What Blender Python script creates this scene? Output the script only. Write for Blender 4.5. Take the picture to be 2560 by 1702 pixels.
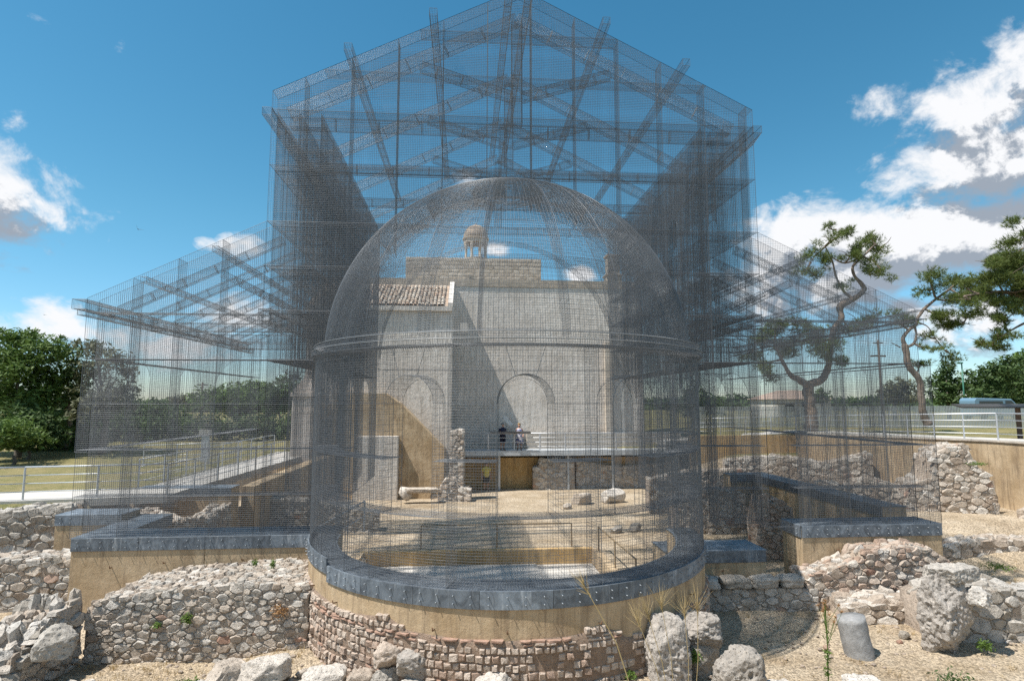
import bpy, bmesh, math, random
import numpy as np
from mathutils import Vector, Matrix, noise as mnoise

R_ = math.radians
random.seed(7)
rng = np.random.default_rng(11)
scene = bpy.context.scene
for o in list(bpy.data.objects):
    bpy.data.objects.remove(o)

# ------------------------------------------------------------------ camera
FPX, PITCH, YAW, EYE = 1463.0, 6.0, 4.5, Vector((0, 0, 5.0))
cam = bpy.data.cameras.new("camera")
cam.lens = 36.0 * FPX / 2560.0
cam.clip_start, cam.clip_end = 0.1, 9000
cam_ob = bpy.data.objects.new("camera", cam)
scene.collection.objects.link(cam_ob)
cam_ob.location = EYE
cam_ob.rotation_euler = (R_(90 + PITCH), 0, R_(-YAW))
scene.camera = cam_ob
_F = Vector((math.sin(R_(YAW)) * math.cos(R_(PITCH)), math.cos(R_(YAW)) * math.cos(R_(PITCH)), math.sin(R_(PITCH))))
_Rt = Vector((math.cos(R_(YAW)), -math.sin(R_(YAW)), 0))
_Up = _Rt.cross(_F)


def ray(x, y):
    return _F + _Rt * ((x - 1280) / FPX) + _Up * ((851 - y) / FPX)


def atY(x, y, Y):
    r = ray(x, y)
    return EYE + r * (Y / r.y)


def atZ(x, y, Z):
    r = ray(x, y)
    return EYE + r * ((Z - EYE.z) / r.z)


# ------------------------------------------------------------------ light
SUN_DIR = Vector((0.5, 0.17, -1.0)).normalized()      # the way the light travels
sun_el = math.asin(-SUN_DIR.z)
sun_az = math.atan2(-SUN_DIR.x, -SUN_DIR.y)             # clockwise from +Y
sun = bpy.data.lights.new("sun", 'SUN')
sun.energy, sun.angle, sun.color = 4.3, R_(0.6), (1.0, 0.95, 0.87)
sun_ob = bpy.data.objects.new("sun", sun)
scene.collection.objects.link(sun_ob)
sun_ob.rotation_euler = SUN_DIR.to_track_quat('-Z', 'Y').to_euler()
sun_ob.location = (-20, -20, 40)

scene.view_settings.view_transform = 'Standard'
scene.view_settings.look = 'None'
scene.view_settings.exposure = 0.55
scene.view_settings.gamma = 1.0
scene.view_settings.use_curve_mapping = False
scene.cycles.use_denoising = False
scene.cycles.max_bounces = 4
scene.cycles.diffuse_bounces = 2
scene.cycles.glossy_bounces = 2
scene.cycles.transparent_max_bounces = 6
scene.cycles.caustics_reflective = False
scene.cycles.caustics_refractive = False
scene.cycles.sample_clamp_indirect = 4


class NT:
    """small helper to write node trees"""
    def __init__(s, tree):
        s.t = tree
        s.n, s.l = tree.nodes, tree.links

    def __call__(s, kind, ins=None, **props):
        nd = s.n.new(kind)
        for k, v in props.items():
            setattr(nd, k, v)
        for k, v in (ins or {}).items():
            sk = nd.inputs[k]
            if hasattr(v, 'is_output') or isinstance(v, bpy.types.NodeSocket):
                s.l.new(v, sk)
            else:
                sk.default_value = v
        return nd

    def math(s, op, a, b=0.0, clamp=False):
        nd = s('ShaderNodeMath', {0: a, 1: b}, operation=op)
        nd.use_clamp = clamp
        return nd.outputs[0]

    def vmath(s, op, a, b=None, out=0):
        ins = {0: a}
        if b is not None:
            ins[1] = b
        return s('ShaderNodeVectorMath', ins, operation=op).outputs[out]

    def maprange(s, v, a, b, c, d, smooth=False):
        nd = s('ShaderNodeMapRange', {0: v, 1: a, 2: b, 3: c, 4: d})
        if smooth:
            nd.interpolation_type = 'SMOOTHSTEP'
        return nd.outputs[0]

    def mix(s, fac, a, b, blend='MIX'):
        nd = s('ShaderNodeMix', data_type='RGBA', blend_type=blend)
        for k, v in ((0, fac), (6, a), (7, b)):
            if isinstance(v, bpy.types.NodeSocket):
                s.l.new(v, nd.inputs[k])
            else:
                nd.inputs[k].default_value = v if k == 0 else (tuple(v) + (1,))[:4]
        return nd.outputs[2]


# ------------------------------------------------------------------ world: clear blue sky with fair-weather clouds
world = bpy.data.worlds.new("World")
scene.world = world
world.use_nodes = True
W = NT(world.node_tree)
W.n.clear()
sky = W('ShaderNodeTexSky', sky_type='NISHITA')
sky.sun_disc = False
sky.sun_elevation = sun_el
sky.sun_rotation = sun_az
sky.altitude = 0
sky.air_density = 1.0
sky.dust_density = 0.25
sky.ozone_density = 1.2
tc = W('ShaderNodeTexCoord')
gen = tc.outputs['Generated']

grp = bpy.data.node_groups.new("cloud_density", 'ShaderNodeTree')
grp.interface.new_socket("Dir", in_out='INPUT', socket_type='NodeSocketVector')
grp.interface.new_socket("Density", in_out='OUTPUT', socket_type='NodeSocketFloat')
G = NT(grp)
gi = G('NodeGroupInput')
go = G('NodeGroupOutput')
sep = G('ShaderNodeSeparateXYZ', {0: gi.outputs[0]})
az = G.math('ARCTAN2', sep.outputs[0], sep.outputs[1])
el = G.math('ARCSINE', sep.outputs[2])
pos = G('ShaderNodeCombineXYZ', {0: az, 1: el, 2: 0.0}).outputs[0]


def azel(x, y):
    r = ray(x, y).normalized()
    return math.atan2(r.x, r.y), math.asin(r.z)


# centre (x, y) and half-extents where the photograph shows cloud, plus strength
CLOUDS = [(2060, 590, 250, 120, 1.0), (2230, 640, 290, 130, 1.05), (2480, 600, 300, 150, 1.0), (2460, 400, 290, 115, 1.0),
          (2560, 210, 250, 140, 1.0), (2230, 250, 150, 65, .62), (2340, 330, 130, 60, .55), (1930, 600, 80, 70, .7),
          (2350, 790, 480, 110, .74), (2020, 740, 280, 140, .9), (1800, 700, 160, 60, .5),
          (40, 540, 110, 55, .62), (30, 310, 55, 50, .52), (10, 660, 75, 50, .58), (150, 805, 110, 70, .85), (95, 55, 55, 35, .3),
          (310, 115, 45, 40, .38), (600, 615, 80, 45, .62), (515, 610, 45, 25, .5), (620, 780, 190, 60, .68), (420, 860, 240, 80, .75),
          (1170, 445, 75, 50, .72), (1240, 625, 60, 30, .7), (1450, 688, 60, 35, .8), (1200, 650, 60, 20, .5),
          (-350, 420, 420, 200, .9), (-500, 800, 380, 150, .9), (3050, 420, 420, 220, 1.0), (3000, 760, 420, 150, .9), (-300, -500, 350, 200, .7),
          (2900, -500, 400, 240, .8), (1300, -900, 500, 220, .7)]
acc = None
for cx, cy, hx, hy, st in CLOUDS:
    a0, e0 = azel(cx, cy)
    ax, ay = hx / FPX, hy / FPX
    d = G.vmath('SUBTRACT', pos, (a0, e0, 0))
    d = G.vmath('MULTIPLY', d, (1 / ax, 1 / ay, 0))
    ln = G.vmath('LENGTH', d, out=1)
    m = G.math('MULTIPLY', G.maprange(ln, 0.15, 1.25, 1, 0, True), st)
    acc = m if acc is None else G.math('MAXIMUM', acc, m)
# a sparse general cover for the rest of the sky (behind the camera)
back = G.maprange(sep.outputs[1], 0.05, -0.4, 0.0, 0.55)
acc = G.math('MAXIMUM', acc, back)
nv = G.vmath('MULTIPLY', gi.outputs[0], (1.0, 1.0, 1.35))
n1 = G('ShaderNodeTexNoise', {'Vector': nv, 'Scale': 8.0, 'Detail': 10.0, 'Roughness': 0.62, 'Distortion': 0.5}).outputs[0]
n2 = G('ShaderNodeTexNoise', {'Vector': nv, 'Scale': 26.0, 'Detail': 8.0, 'Roughness': 0.62, 'Distortion': 0.4}).outputs[0]
nn = G.math('ADD', G.math('MULTIPLY', G.math('SUBTRACT', n1, 0.5), 2.0), G.math('MULTIPLY', G.math('SUBTRACT', n2, 0.5), 1.0))
dens = G.math('ADD', G.math('MULTIPLY', acc, 1.15), G.math('SUBTRACT', nn, 0.52))
dens = G.math('ADD', dens, G.maprange(acc, 0.0, 0.3, -0.7, 0))
G.l.new(dens, go.inputs[0])

dA = W('ShaderNodeGroup', node_tree=grp)
W.l.new(gen, dA.inputs[0])
off = W.vmath('NORMALIZE', W.vmath('ADD', gen, (-0.018, -0.01, 0.045)))
dB = W('ShaderNodeGroup', node_tree=grp)
W.l.new(off, dB.inputs[0])
cover = W.maprange(dA.outputs[0], -0.08, 0.5, 0, 1, True)
# thick parts and undersides of the clouds are greyer, tops brighter
thick = W.maprange(W.math('ADD', W.math('MULTIPLY', dB.outputs[0], 0.9), W.math('MULTIPLY', W.math('SUBTRACT', dB.outputs[0], dA.outputs[0]), 1.6)), -0.05, 0.62, 0, 1, True)
ccol = W.mix(thick, (4.4, 4.45, 4.55), (1.6, 1.85, 2.2))
skycol = W('ShaderNodeHueSaturation', {'Hue': 0.48, 'Saturation': 1.3, 'Value': 0.66, 'Color': sky.outputs[0]}).outputs[0]
upz = W('ShaderNodeSeparateXYZ', {0: gen}).outputs[2]
skycol = W.mix(1.0, skycol, W.mix(W.maprange(upz, 0.0, 0.3, 0, 1, True), (0.72, 0.9, 1.12), (0.9, 1.0, 1.0)), 'MULTIPLY')
col = W.mix(cover, skycol, ccol)
bg = W('ShaderNodeBackground', {'Color': col, 'Strength': 0.15})
wo = W('ShaderNodeOutputWorld', {'Surface': bg.outputs[0]})

# ------------------------------------------------------------------ object helpers
COL = scene.collection


def tag(o, label=None, cat=None, group=None, kind=None):
    if label: o['label'] = label
    if cat: o['category'] = cat
    if group: o['group'] = group
    if kind: o['kind'] = kind
    elif cat: o['kind'] = 'thing'
    return o


def empty(name, loc=(0, 0, 0), label=None, cat=None, group=None, parent=None):
    o = bpy.data.objects.new(name, None)
    COL.objects.link(o)
    o.empty_display_size = 0.3
    o.location = loc
    if parent: o.parent = parent
    return tag(o, label, cat, group)


def link(name, me, parent=None, mat=None, loc=None):
    """a mesh object given in world coordinates; parent offsets are removed so that the object stays where it is"""
    o = bpy.data.objects.new(name, me)
    COL.objects.link(o)
    if mat and not me.materials:
        me.materials.append(mat)
    base = Vector(loc) if loc is not None else Vector((0, 0, 0))
    if parent is not None:
        o.parent = parent
        q, off_ = parent, Vector((0, 0, 0))
        while q is not None:
            off_ += q.location
            q = q.parent
        base = base - off_
    o.location = base
    return o


def pydata(verts, faces, name="m", smooth=False):
    me = bpy.data.meshes.new(name)
    me.from_pydata([tuple(v) for v in verts], [], faces)
    if smooth:
        me.polygons.foreach_set('use_smooth', [True] * len(me.polygons))
    me.update()
    return me


def npmesh(V, F, name="m", smooth=False):
    """fast mesh from numpy arrays, F quads (n,4) or tris (n,3)"""
    me = bpy.data.meshes.new(name)
    V = np.asarray(V, np.float32); F = np.asarray(F, np.int32)
    k = F.shape[1]
    me.vertices.add(len(V)); me.vertices.foreach_set('co', V.ravel())
    me.loops.add(F.size); me.loops.foreach_set('vertex_index', F.ravel())
    me.polygons.add(len(F))
    me.polygons.foreach_set('loop_start', np.arange(0, F.size, k, dtype=np.int32))
    me.polygons.foreach_set('loop_total', np.full(len(F), k, np.int32))
    if smooth:
        me.polygons.foreach_set('use_smooth', np.ones(len(F), bool))
    me.update(calc_edges=True)
    return me


class MB:
    """collects simple solids into one mesh"""
    def __init__(s): s.v, s.f = [], []

    def box(s, x0, x1, y0, y1, z0, z1):
        return s.hexa([(x0, y0, z0), (x1, y0, z0), (x1, y1, z0), (x0, y1, z0), (x0, y0, z1), (x1, y0, z1), (x1, y1, z1), (x0, y1, z1)])

    def hexa(s, p):
        b = len(s.v); s.v += [tuple(q) for q in p]
        s.f += [tuple(b + i for i in q) for q in ((3, 2, 1, 0), (4, 5, 6, 7), (0, 1, 5, 4), (1, 2, 6, 5), (2, 3, 7, 6), (3, 0, 4, 7))]
        return s

    def tube(s, pts, rad, n=8, cap=True):
        pts = [Vector(p) for p in pts]
        if not hasattr(rad, '__len__'): rad = [rad] * len(pts)
        b0 = len(s.v); prev = None
        for i, p in enumerate(pts):
            d = (pts[min(i + 1, len(pts) - 1)] - pts[max(i - 1, 0)]).normalized()
            if prev is None:
                a = d.orthogonal().normalized()
            else:
                a = (prev - d * prev.dot(d)).normalized()
            prev = a
            c = d.cross(a)
            for k in range(n):
                t = 2 * math.pi * k / n
                s.v.append(tuple(p + (a * math.cos(t) + c * math.sin(t)) * rad[i]))
        for i in range(len(pts) - 1):
            for k in range(n):
                a_, b_ = b0 + i * n + k, b0 + i * n + (k + 1) % n
                s.f.append((a_, b_, b_ + n, a_ + n))
        if cap:
            s.f.append(tuple(b0 + k for k in reversed(range(n))))
            e = b0 + (len(pts) - 1) * n
            s.f.append(tuple(e + k for k in range(n)))
        return s

    def lathe(s, c, prof, n=20):
        b0 = len(s.v)
        for r, z in prof:
            for k in range(n):
                t = 2 * math.pi * k / n
                s.v.append((c[0] + r * math.cos(t), c[1] + r * math.sin(t), c[2] + z))
        for i in range(len(prof) - 1):
            for k in range(n):
                a_, b_ = b0 + i * n + k, b0 + i * n + (k + 1) % n
                s.f.append((a_, b_, b_ + n, a_ + n))
        s.f.append(tuple(b0 + k for k in reversed(range(n))))
        e = b0 + (len(prof) - 1) * n
        s.f.append(tuple(e + k for k in range(n)))
        return s

    def prism(s, poly, axis, a, b):
        """poly: list of 2D points; axis 'x','y','z' extrusion between a and b"""
        n = len(poly); b0 = len(s.v)
        for t in (a, b):
            for p in poly:
                s.v.append({'y': (p[0], t, p[1]), 'x': (t, p[0], p[1]), 'z': (p[0], p[1], t)}[axis])
        s.f.append(tuple(b0 + i for i in range(n)))
        s.f.append(tuple(b0 + n + i for i in reversed(range(n))))
        for i in range(n):
            j = (i + 1) % n
            s.f.append((b0 + j, b0 + i, b0 + n + i, b0 + n + j))
        return s

    def mesh(s, name="m", smooth=False, fix=True, bevel=0):
        me = pydata(s.v, s.f, name, False)
        if fix or bevel:
            bm = bmesh.new(); bm.from_mesh(me)
            bmesh.ops.recalc_face_normals(bm, faces=bm.faces)
            if bevel:
                bmesh.ops.bevel(bm, geom=list(bm.edges), offset=bevel, segments=1, affect='EDGES', clamp_overlap=True)
            bm.to_mesh(me); bm.free()
        if smooth:
            me.polygons.foreach_set('use_smooth', [True] * len(me.polygons))
        return me


# ------------------------------------------------------------------ materials
def newmat(name):
    m = bpy.data.materials.new(name)
    m.use_nodes = True
    t = NT(m.node_tree)
    return m, t, m.node_tree.nodes['Principled BSDF']


def simple(name, colr, rough=0.6, metal=0.0, var=0.0, scale=6.0, bump=0.0, bscale=40.0, spec=None, coord='Object'):
    m, t, b = newmat(name)
    b.inputs['Roughness'].default_value = rough
    b.inputs['Metallic'].default_value = metal
    if spec is not None: b.inputs['Specular IOR Level'].default_value = spec
    b.inputs['Base Color'].default_value = tuple(colr) + (1,)
    co = t('ShaderNodeTexCoord').outputs[coord]
    if var:
        n = t('ShaderNodeTexNoise', {'Vector': co, 'Scale': scale, 'Detail': 6.0, 'Roughness': 0.65}).outputs[0]
        f = t.maprange(n, 0.3, 0.7, 1 - var, 1 + var)
        c = t.mix(1.0, colr, t('ShaderNodeCombineColor', {0: f, 1: f, 2: f}).outputs[0], 'MULTIPLY')
        t.l.new(c, b.inputs['Base Color'])
    if bump:
        n = t('ShaderNodeTexNoise', {'Vector': co, 'Scale': bscale, 'Detail': 5.0, 'Roughness': 0.6}).outputs[0]
        bp = t('ShaderNodeBump', {'Strength': bump, 'Distance': 0.02, 'Height': n})
        t.l.new(bp.outputs[0], b.inputs['Normal'])
    return m


def stone_mat(name, c1, c2, c3, pits=0.5, bump=0.8, scale=9.0, dark=0.35, pscale=4.5, lichen=0.45):
    """weathered limestone: tone differs from stone to stone, with crust and darker colour in the pits"""
    m, t, b = newmat(name)
    b.inputs['Roughness'].default_value = 0.92
    b.inputs['Specular IOR Level'].default_value = 0.2
    geo = t('ShaderNodeNewGeometry')
    oi = t('ShaderNodeObjectInfo')
    co = geo.outputs['Position']
    co = t.vmath('ADD', co, t('ShaderNodeCombineXYZ', {0: t.math('MULTIPLY', oi.outputs['Random'], 30.0), 1: 0.0, 2: 0.0}).outputs[0])
    n1 = t('ShaderNodeTexNoise', {'Vector': co, 'Scale': scale, 'Detail': 8.0, 'Roughness': 0.7}).outputs[0]
    n2 = t('ShaderNodeTexNoise', {'Vector': co, 'Scale': scale * 5, 'Detail': 6.0, 'Roughness': 0.7}).outputs[0]
    n3 = t('ShaderNodeTexNoise', {'Vector': geo.outputs['Position'], 'Scale': 1.3, 'Detail': 4.0}).outputs[0]
    ri = t.math('ADD', t.math('MULTIPLY', oi.outputs['Random'], 0.75), t.math('MULTIPLY', n3, 0.35))
    ramp = t('ShaderNodeValToRGB', {0: ri})
    e = ramp.color_ramp.elements
    e[0].color, e[1].color = tuple(c1) + (1,), tuple(c3) + (1,)
    e[0].position, e[1].position = 0.15, 0.9
    k = ramp.color_ramp.elements.new(0.5); k.color = tuple(c2) + (1,)
    f = t.maprange(n1, 0.32, 0.68, 0.72, 1.2)
    c = t.mix(1.0, ramp.outputs[0], t('ShaderNodeCombineColor', {0: f, 1: f, 2: f}).outputs[0], 'MULTIPLY')
    vo = t('ShaderNodeTexVoronoi', {'Vector': co, 'Scale': scale * pscale, 'Randomness': 1.0}, feature='F1').outputs['Distance']
    pit = t.math('MULTIPLY', t.maprange(vo, 0.05, 0.32, 1, 0, True), t.maprange(n2, 0.45, 0.62, 0, 1))
    pit = t.math('MULTIPLY', pit, pits, True)
    c = t.mix(t.math('MULTIPLY', pit, 0.7), c, (dark * .32, dark * .27, dark * .22))
    lich = t.maprange(t('ShaderNodeTexNoise', {'Vector': co, 'Scale': scale * 1.7, 'Detail': 5.0}).outputs[0], 0.56, 0.7, 0, lichen)
    c = t.mix(lich, c, (0.22, 0.21, 0.19))
    t.l.new(c, b.inputs['Base Color'])
    h = t.math('SUBTRACT', t.math('ADD', t.math('MULTIPLY', n1, 1.0), t.math('MULTIPLY', n2, 0.45)), t.math('MULTIPLY', pit, 0.8))
    bp = t('ShaderNodeBump', {'Strength': bump, 'Distance': 0.05, 'Height': h})
    t.l.new(bp.outputs[0], b.inputs['Normal'])
    return m


def plaster_mat(name, c1, c2, stain=(0.2, 0.16, 0.12), amt=0.5, streak=True, bump=0.25, scale=1.4):
    m, t, b = newmat(name)
    b.inputs['Roughness'].default_value = 0.9
    b.inputs['Specular IOR Level'].default_value = 0.15
    geo = t('ShaderNodeNewGeometry')
    co = geo.outputs['Position']
    n1 = t('ShaderNodeTexNoise', {'Vector': co, 'Scale': scale, 'Detail': 9.0, 'Roughness': 0.65}).outputs[0]
    c = t.mix(t.maprange(n1, 0.35, 0.65, 0, 1), c1, c2)
    st = t.vmath('MULTIPLY', co, (5.0, 5.0, 0.55))
    n2 = t('ShaderNodeTexNoise', {'Vector': st, 'Scale': 1.0, 'Detail': 7.0, 'Roughness': 0.6}).outputs[0]
    c = t.mix(t.math('MULTIPLY', t.maprange(n2, 0.5, 0.75, 0, 1), amt if streak else 0), c, stain)
    n6 = t('ShaderNodeTexNoise', {'Vector': t.vmath('MULTIPLY', co, (13.0, 13.0, 0.7)), 'Scale': 1.0, 'Detail': 4.0, 'Roughness': 0.55}).outputs[0]
    c = t.mix(t.math('MULTIPLY', t.maprange(n6, 0.54, 0.7, 0, 1), amt * .7 if streak else 0), c, stain)
    n3 = t('ShaderNodeTexNoise', {'Vector': co, 'Scale': 3.3, 'Detail': 10.0, 'Roughness': 0.72}).outputs[0]
    c = t.mix(t.math('MULTIPLY', t.maprange(n3, 0.56, 0.72, 0, 1), amt * 0.6), c, stain)
    n4 = t('ShaderNodeTexNoise', {'Vector': co, 'Scale': 60.0, 'Detail': 4.0}).outputs[0]
    f = t.maprange(n4, 0.3, 0.7, 0.9, 1.08)
    c = t.mix(1.0, c, t('ShaderNodeCombineColor', {0: f, 1: f, 2: f}).outputs[0], 'MULTIPLY')
    t.l.new(c, b.inputs['Base Color'])
    h = t.math('ADD', t.math('MULTIPLY', n3, 1.0), t.math('MULTIPLY', n4, 0.15))
    bp = t('ShaderNodeBump', {'Strength': bump, 'Distance': 0.06, 'Height': h})
    t.l.new(bp.outputs[0], b.inputs['Normal'])
    return m


M = {}
M['wire'] = simple('galvanised_wire', (0.15, 0.163, 0.182), 0.45, 0.25)
M['lit_edge_wire'] = simple('lit_edge_wire', (0.3, 0.32, 0.34), 0.45, 0.3)  # paler copy of the wire, brightness of lit edges put into its colour


def plate_mat():
    m, t, b = newmat('zinc_plate')
    geo = t('ShaderNodeNewGeometry'); oi = t('ShaderNodeObjectInfo')
    co = t.vmath('ADD', geo.outputs['Position'], t('ShaderNodeCombineXYZ', {0: t.math('MULTIPLY', oi.outputs['Random'], 9.0), 1: 0.0, 2: 0.0}).outputs[0])
    n1 = t('ShaderNodeTexNoise', {'Vector': co, 'Scale': 3.0, 'Detail': 8.0, 'Roughness': 0.68, 'Distortion': 1.4}).outputs[0]
    n2 = t('ShaderNodeTexNoise', {'Vector': t.vmath('MULTIPLY', co, (9.0, 9.0, 1.2)), 'Scale': 1.0, 'Detail': 6.0, 'Roughness': 0.6, 'Distortion': 0.6}).outputs[0]
    c = t.mix(t.maprange(n1, 0.36, 0.64, 0, 1), (0.1, 0.12, 0.145), (0.23, 0.27, 0.315))
    c = t.mix(t.maprange(n2, 0.56, 0.72, 0, 0.75), c, (0.42, 0.46, 0.5))
    rv = t.maprange(oi.outputs['Random'], 0, 1, .72, 1.2)
    c = t.mix(1.0, c, t('ShaderNodeCombineColor', {0: rv, 1: rv, 2: rv}).outputs[0], 'MULTIPLY')
    n5 = t('ShaderNodeTexNoise', {'Vector': co, 'Scale': 1.1, 'Detail': 9.0, 'Roughness': 0.75}).outputs[0]
    c = t.mix(t.maprange(n5, 0.55, 0.68, 0, 0.6), c, (0.06, 0.07, 0.085))
    t.l.new(c, b.inputs['Base Color'])
    b.inputs['Metallic'].default_value = 0.3
    t.l.new(t.maprange(n1, 0.3, 0.7, 0.45, 0.7), b.inputs['Roughness'])
    bp = t('ShaderNodeBump', {'Strength': 0.15, 'Distance': 0.02, 'Height': n2})
    t.l.new(bp.outputs[0], b.inputs['Normal'])
    return m


M['plate'] = plate_mat()
M['bolt'] = simple('bolt_steel', (0.3, 0.33, 0.36), 0.45, 0.4)
M['peg'] = simple('rusty_peg', (0.16, 0.09, 0.05), 0.8, 0.2, 0.3)
M['ochre'] = plaster_mat('ochre_plaster', (0.42, 0.305, 0.185), (0.58, 0.45, 0.3), (0.2, 0.145, 0.1), 0.8, True, 0.45)
M['ochre_deep'] = plaster_mat('old_ochre_plaster', (0.5, 0.32, 0.13), (0.58, 0.42, 0.23), (0.25, 0.19, 0.12), 0.75)
M['church'] = plaster_mat('church_plaster', (0.62, 0.56, 0.5), (0.8, 0.75, 0.69), (0.4, 0.36, 0.31), 0.95, True, 0.75, 0.4)
M['stone'] = stone_mat('pale_limestone', (0.4, 0.32, 0.255), (0.57, 0.49, 0.41), (0.7, 0.65, 0.59), 0.9, 1.0, 9, pscale=2.6, lichen=.3)
M['stone_warm'] = stone_mat('warm_limestone', (0.42, 0.3, 0.23), (0.54, 0.42, 0.34), (0.6, 0.51, 0.43), 0.45, 0.9, 12, lichen=.2)
M['stone_grey'] = stone_mat('grey_limestone', (0.38, 0.34, 0.29), (0.5, 0.46, 0.41), (0.6, 0.56, 0.51), 1.0, 1.0, 7, pscale=2.4)
M['porous'] = stone_mat('porous_limestone', (0.38, 0.345, 0.305), (0.42, 0.38, 0.34), (0.46, 0.42, 0.38), 1.0, 1.0, 6.5, pscale=2.2, lichen=.35)
M['brick'] = stone_mat('old_brick', (0.38, 0.23, 0.17), (0.44, 0.29, 0.22), (0.46, 0.34, 0.27), 0.3, 0.6, 14)
M['mortar'] = stone_mat('old_mortar', (0.42, 0.34, 0.27), (0.46, 0.38, 0.31), (0.5, 0.42, 0.35), 0.9, 1.0, 9, pscale=2.0, lichen=.2)
M['mortar_red'] = stone_mat('red_mortar', (0.3, 0.215, 0.16), (0.36, 0.265, 0.2), (0.42, 0.32, 0.25), 0.7, 1.0, 10)
M['church_block'] = stone_mat('ashlar_block', (0.4, 0.34, 0.27), (0.47, 0.4, 0.33), (0.53, 0.47, 0.4), 0.4, 0.6, 3)
M['rail'] = simple('railing_steel', (0.6, 0.62, 0.65), 0.4, 0.4)
M['tile'] = stone_mat('roof_tile', (0.4, 0.27, 0.19), (0.5, 0.4, 0.31), (0.56, 0.49, 0.41), 0.4, 0.5, 5)
M['bark'] = simple('pine_bark', (0.21, 0.16, 0.125), 0.9, 0, 0.45, 7, 0.9, 16)
M['bark_grey'] = simple('grey_bark', (0.13, 0.11, 0.09), 0.9, 0, 0.4, 8, 0.8, 20)
M['dark'] = simple('dark_opening', (0.025, 0.025, 0.028), 0.9)
# ------------------------------------------------------------------ ground: one sheet, excavated round the ruins, out to the horizon
def sstep(a, b, x):
    t = np.clip((x - a) / (b - a), 0, 1)
    return t * t * (3 - 2 * t)


def ground_h(x, y):
    x = np.asarray(x, float); y = np.asarray(y, float)
    z = np.zeros(np.broadcast(x, y).shape)
    # trench floor in front of the ruins, a little lower at the far left
    z = z + 0.3 * np.exp(-((x - 1.2) / 2.6) ** 2 - ((y - 10.0) / 1.4) ** 2)
    z = z - 0.25 * sstep(-3.5, -5, x) * sstep(14.8, 14.0, y)
    # inside of the basilica
    inside = sstep(-9.1, -8.9, x) * sstep(12.6, 12.4, x) * sstep(15.3, 15.6, y)
    apse = sstep(4.45, 4.3, np.hypot(x - 1.06, y - 15.0)) * (y < 15.6)
    z = np.where(np.maximum(inside, apse) > 0.5, -0.4, z)
    # sunken floor before the apse
    pit = (x > -3.6) & (x < 4.75) & (y > 12.2) & (y < 22.0)
    z = np.where(pit & ((inside > 0.5) | (apse > 0.5)), -0.95, z)
    # left terrace with the walkway, the yard behind and the right terrace
    left = sstep(-11.2, -12.6, x) * sstep(17.2, 18.8, y)
    z = z + (1.75 - z) * left
    yb = 37.6 - 1.5 * sstep(13.6, 14.2, x)
    back = sstep(0, .3, y - yb)
    zbk = 1.95 + 1.0 * sstep(8, 20, x)
    z = z + (zbk - z) * back
    right = sstep(21.05, 21.3, x) * sstep(5, 7, y)
    zr = 3.42 - 0.03 * np.clip(y - 22, -4, 14)
    z = z + (zr - z) * right
    mid = sstep(14.0, 17.0, x) * sstep(15.5, 20.0, y) * (1 - right) * (1 - back)
    z = z + 0.9 * mid
    # camera bank
    z = z + (3.3 - z) * sstep(3.5, 0.5, y) * (y < 4)
    far = sstep(60, 400, np.hypot(x, y))
    z = z * (1 - far) + 2.9 * far
    return z


gx = np.concatenate([[-6000, -2000, -700, -250, -120, -80, -60, -48, -40], np.arange(-34, -13, 1.0), [-12.8, -12.4], np.arange(-12, 17, 0.22), np.arange(17, 20, 0.6), np.arange(20, 22, .2), np.arange(22, 36, 1.0), [38, 42, 48, 56, 70, 90, 130, 250, 700, 2000, 6000]])
gy = np.concatenate([[-3000, -600, -100, -20, -5, 0, 1, 2, 3, 4, 6, 8], np.arange(9, 28, 0.22), np.arange(28, 42, 0.6), [44, 47, 50, 55, 62, 70, 85, 110, 160, 300, 700, 2000, 6000]])
GX, GY = np.meshgrid(gx, gy)
GZ = ground_h(GX, GY)
nz = np.array([mnoise.noise(Vector((a * 0.9, b * 0.9, 0.3))) * 0.06 + mnoise.noise(Vector((a * 2.7, b * 2.7, 3.3))) * 0.025 for a, b in zip(GX.ravel(), GY.ravel())]).reshape(GX.shape)
flat = (GZ < -0.3)
GZ = GZ + nz * np.where(flat, 0.15, 1.0) * np.where(np.hypot(GX, GY) > 60, 0.4, 1)
nxg, nyg = len(gx), len(gy)
idx = np.arange(nxg * nyg).reshape(nyg, nxg)
Fq = np.stack([idx[:-1, :-1], idx[:-1, 1:], idx[1:, 1:], idx[1:, :-1]], -1).reshape(-1, 4)
me = npmesh(np.stack([GX.ravel(), GY.ravel(), GZ.ravel()], -1), Fq, 'ground', True)


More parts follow.
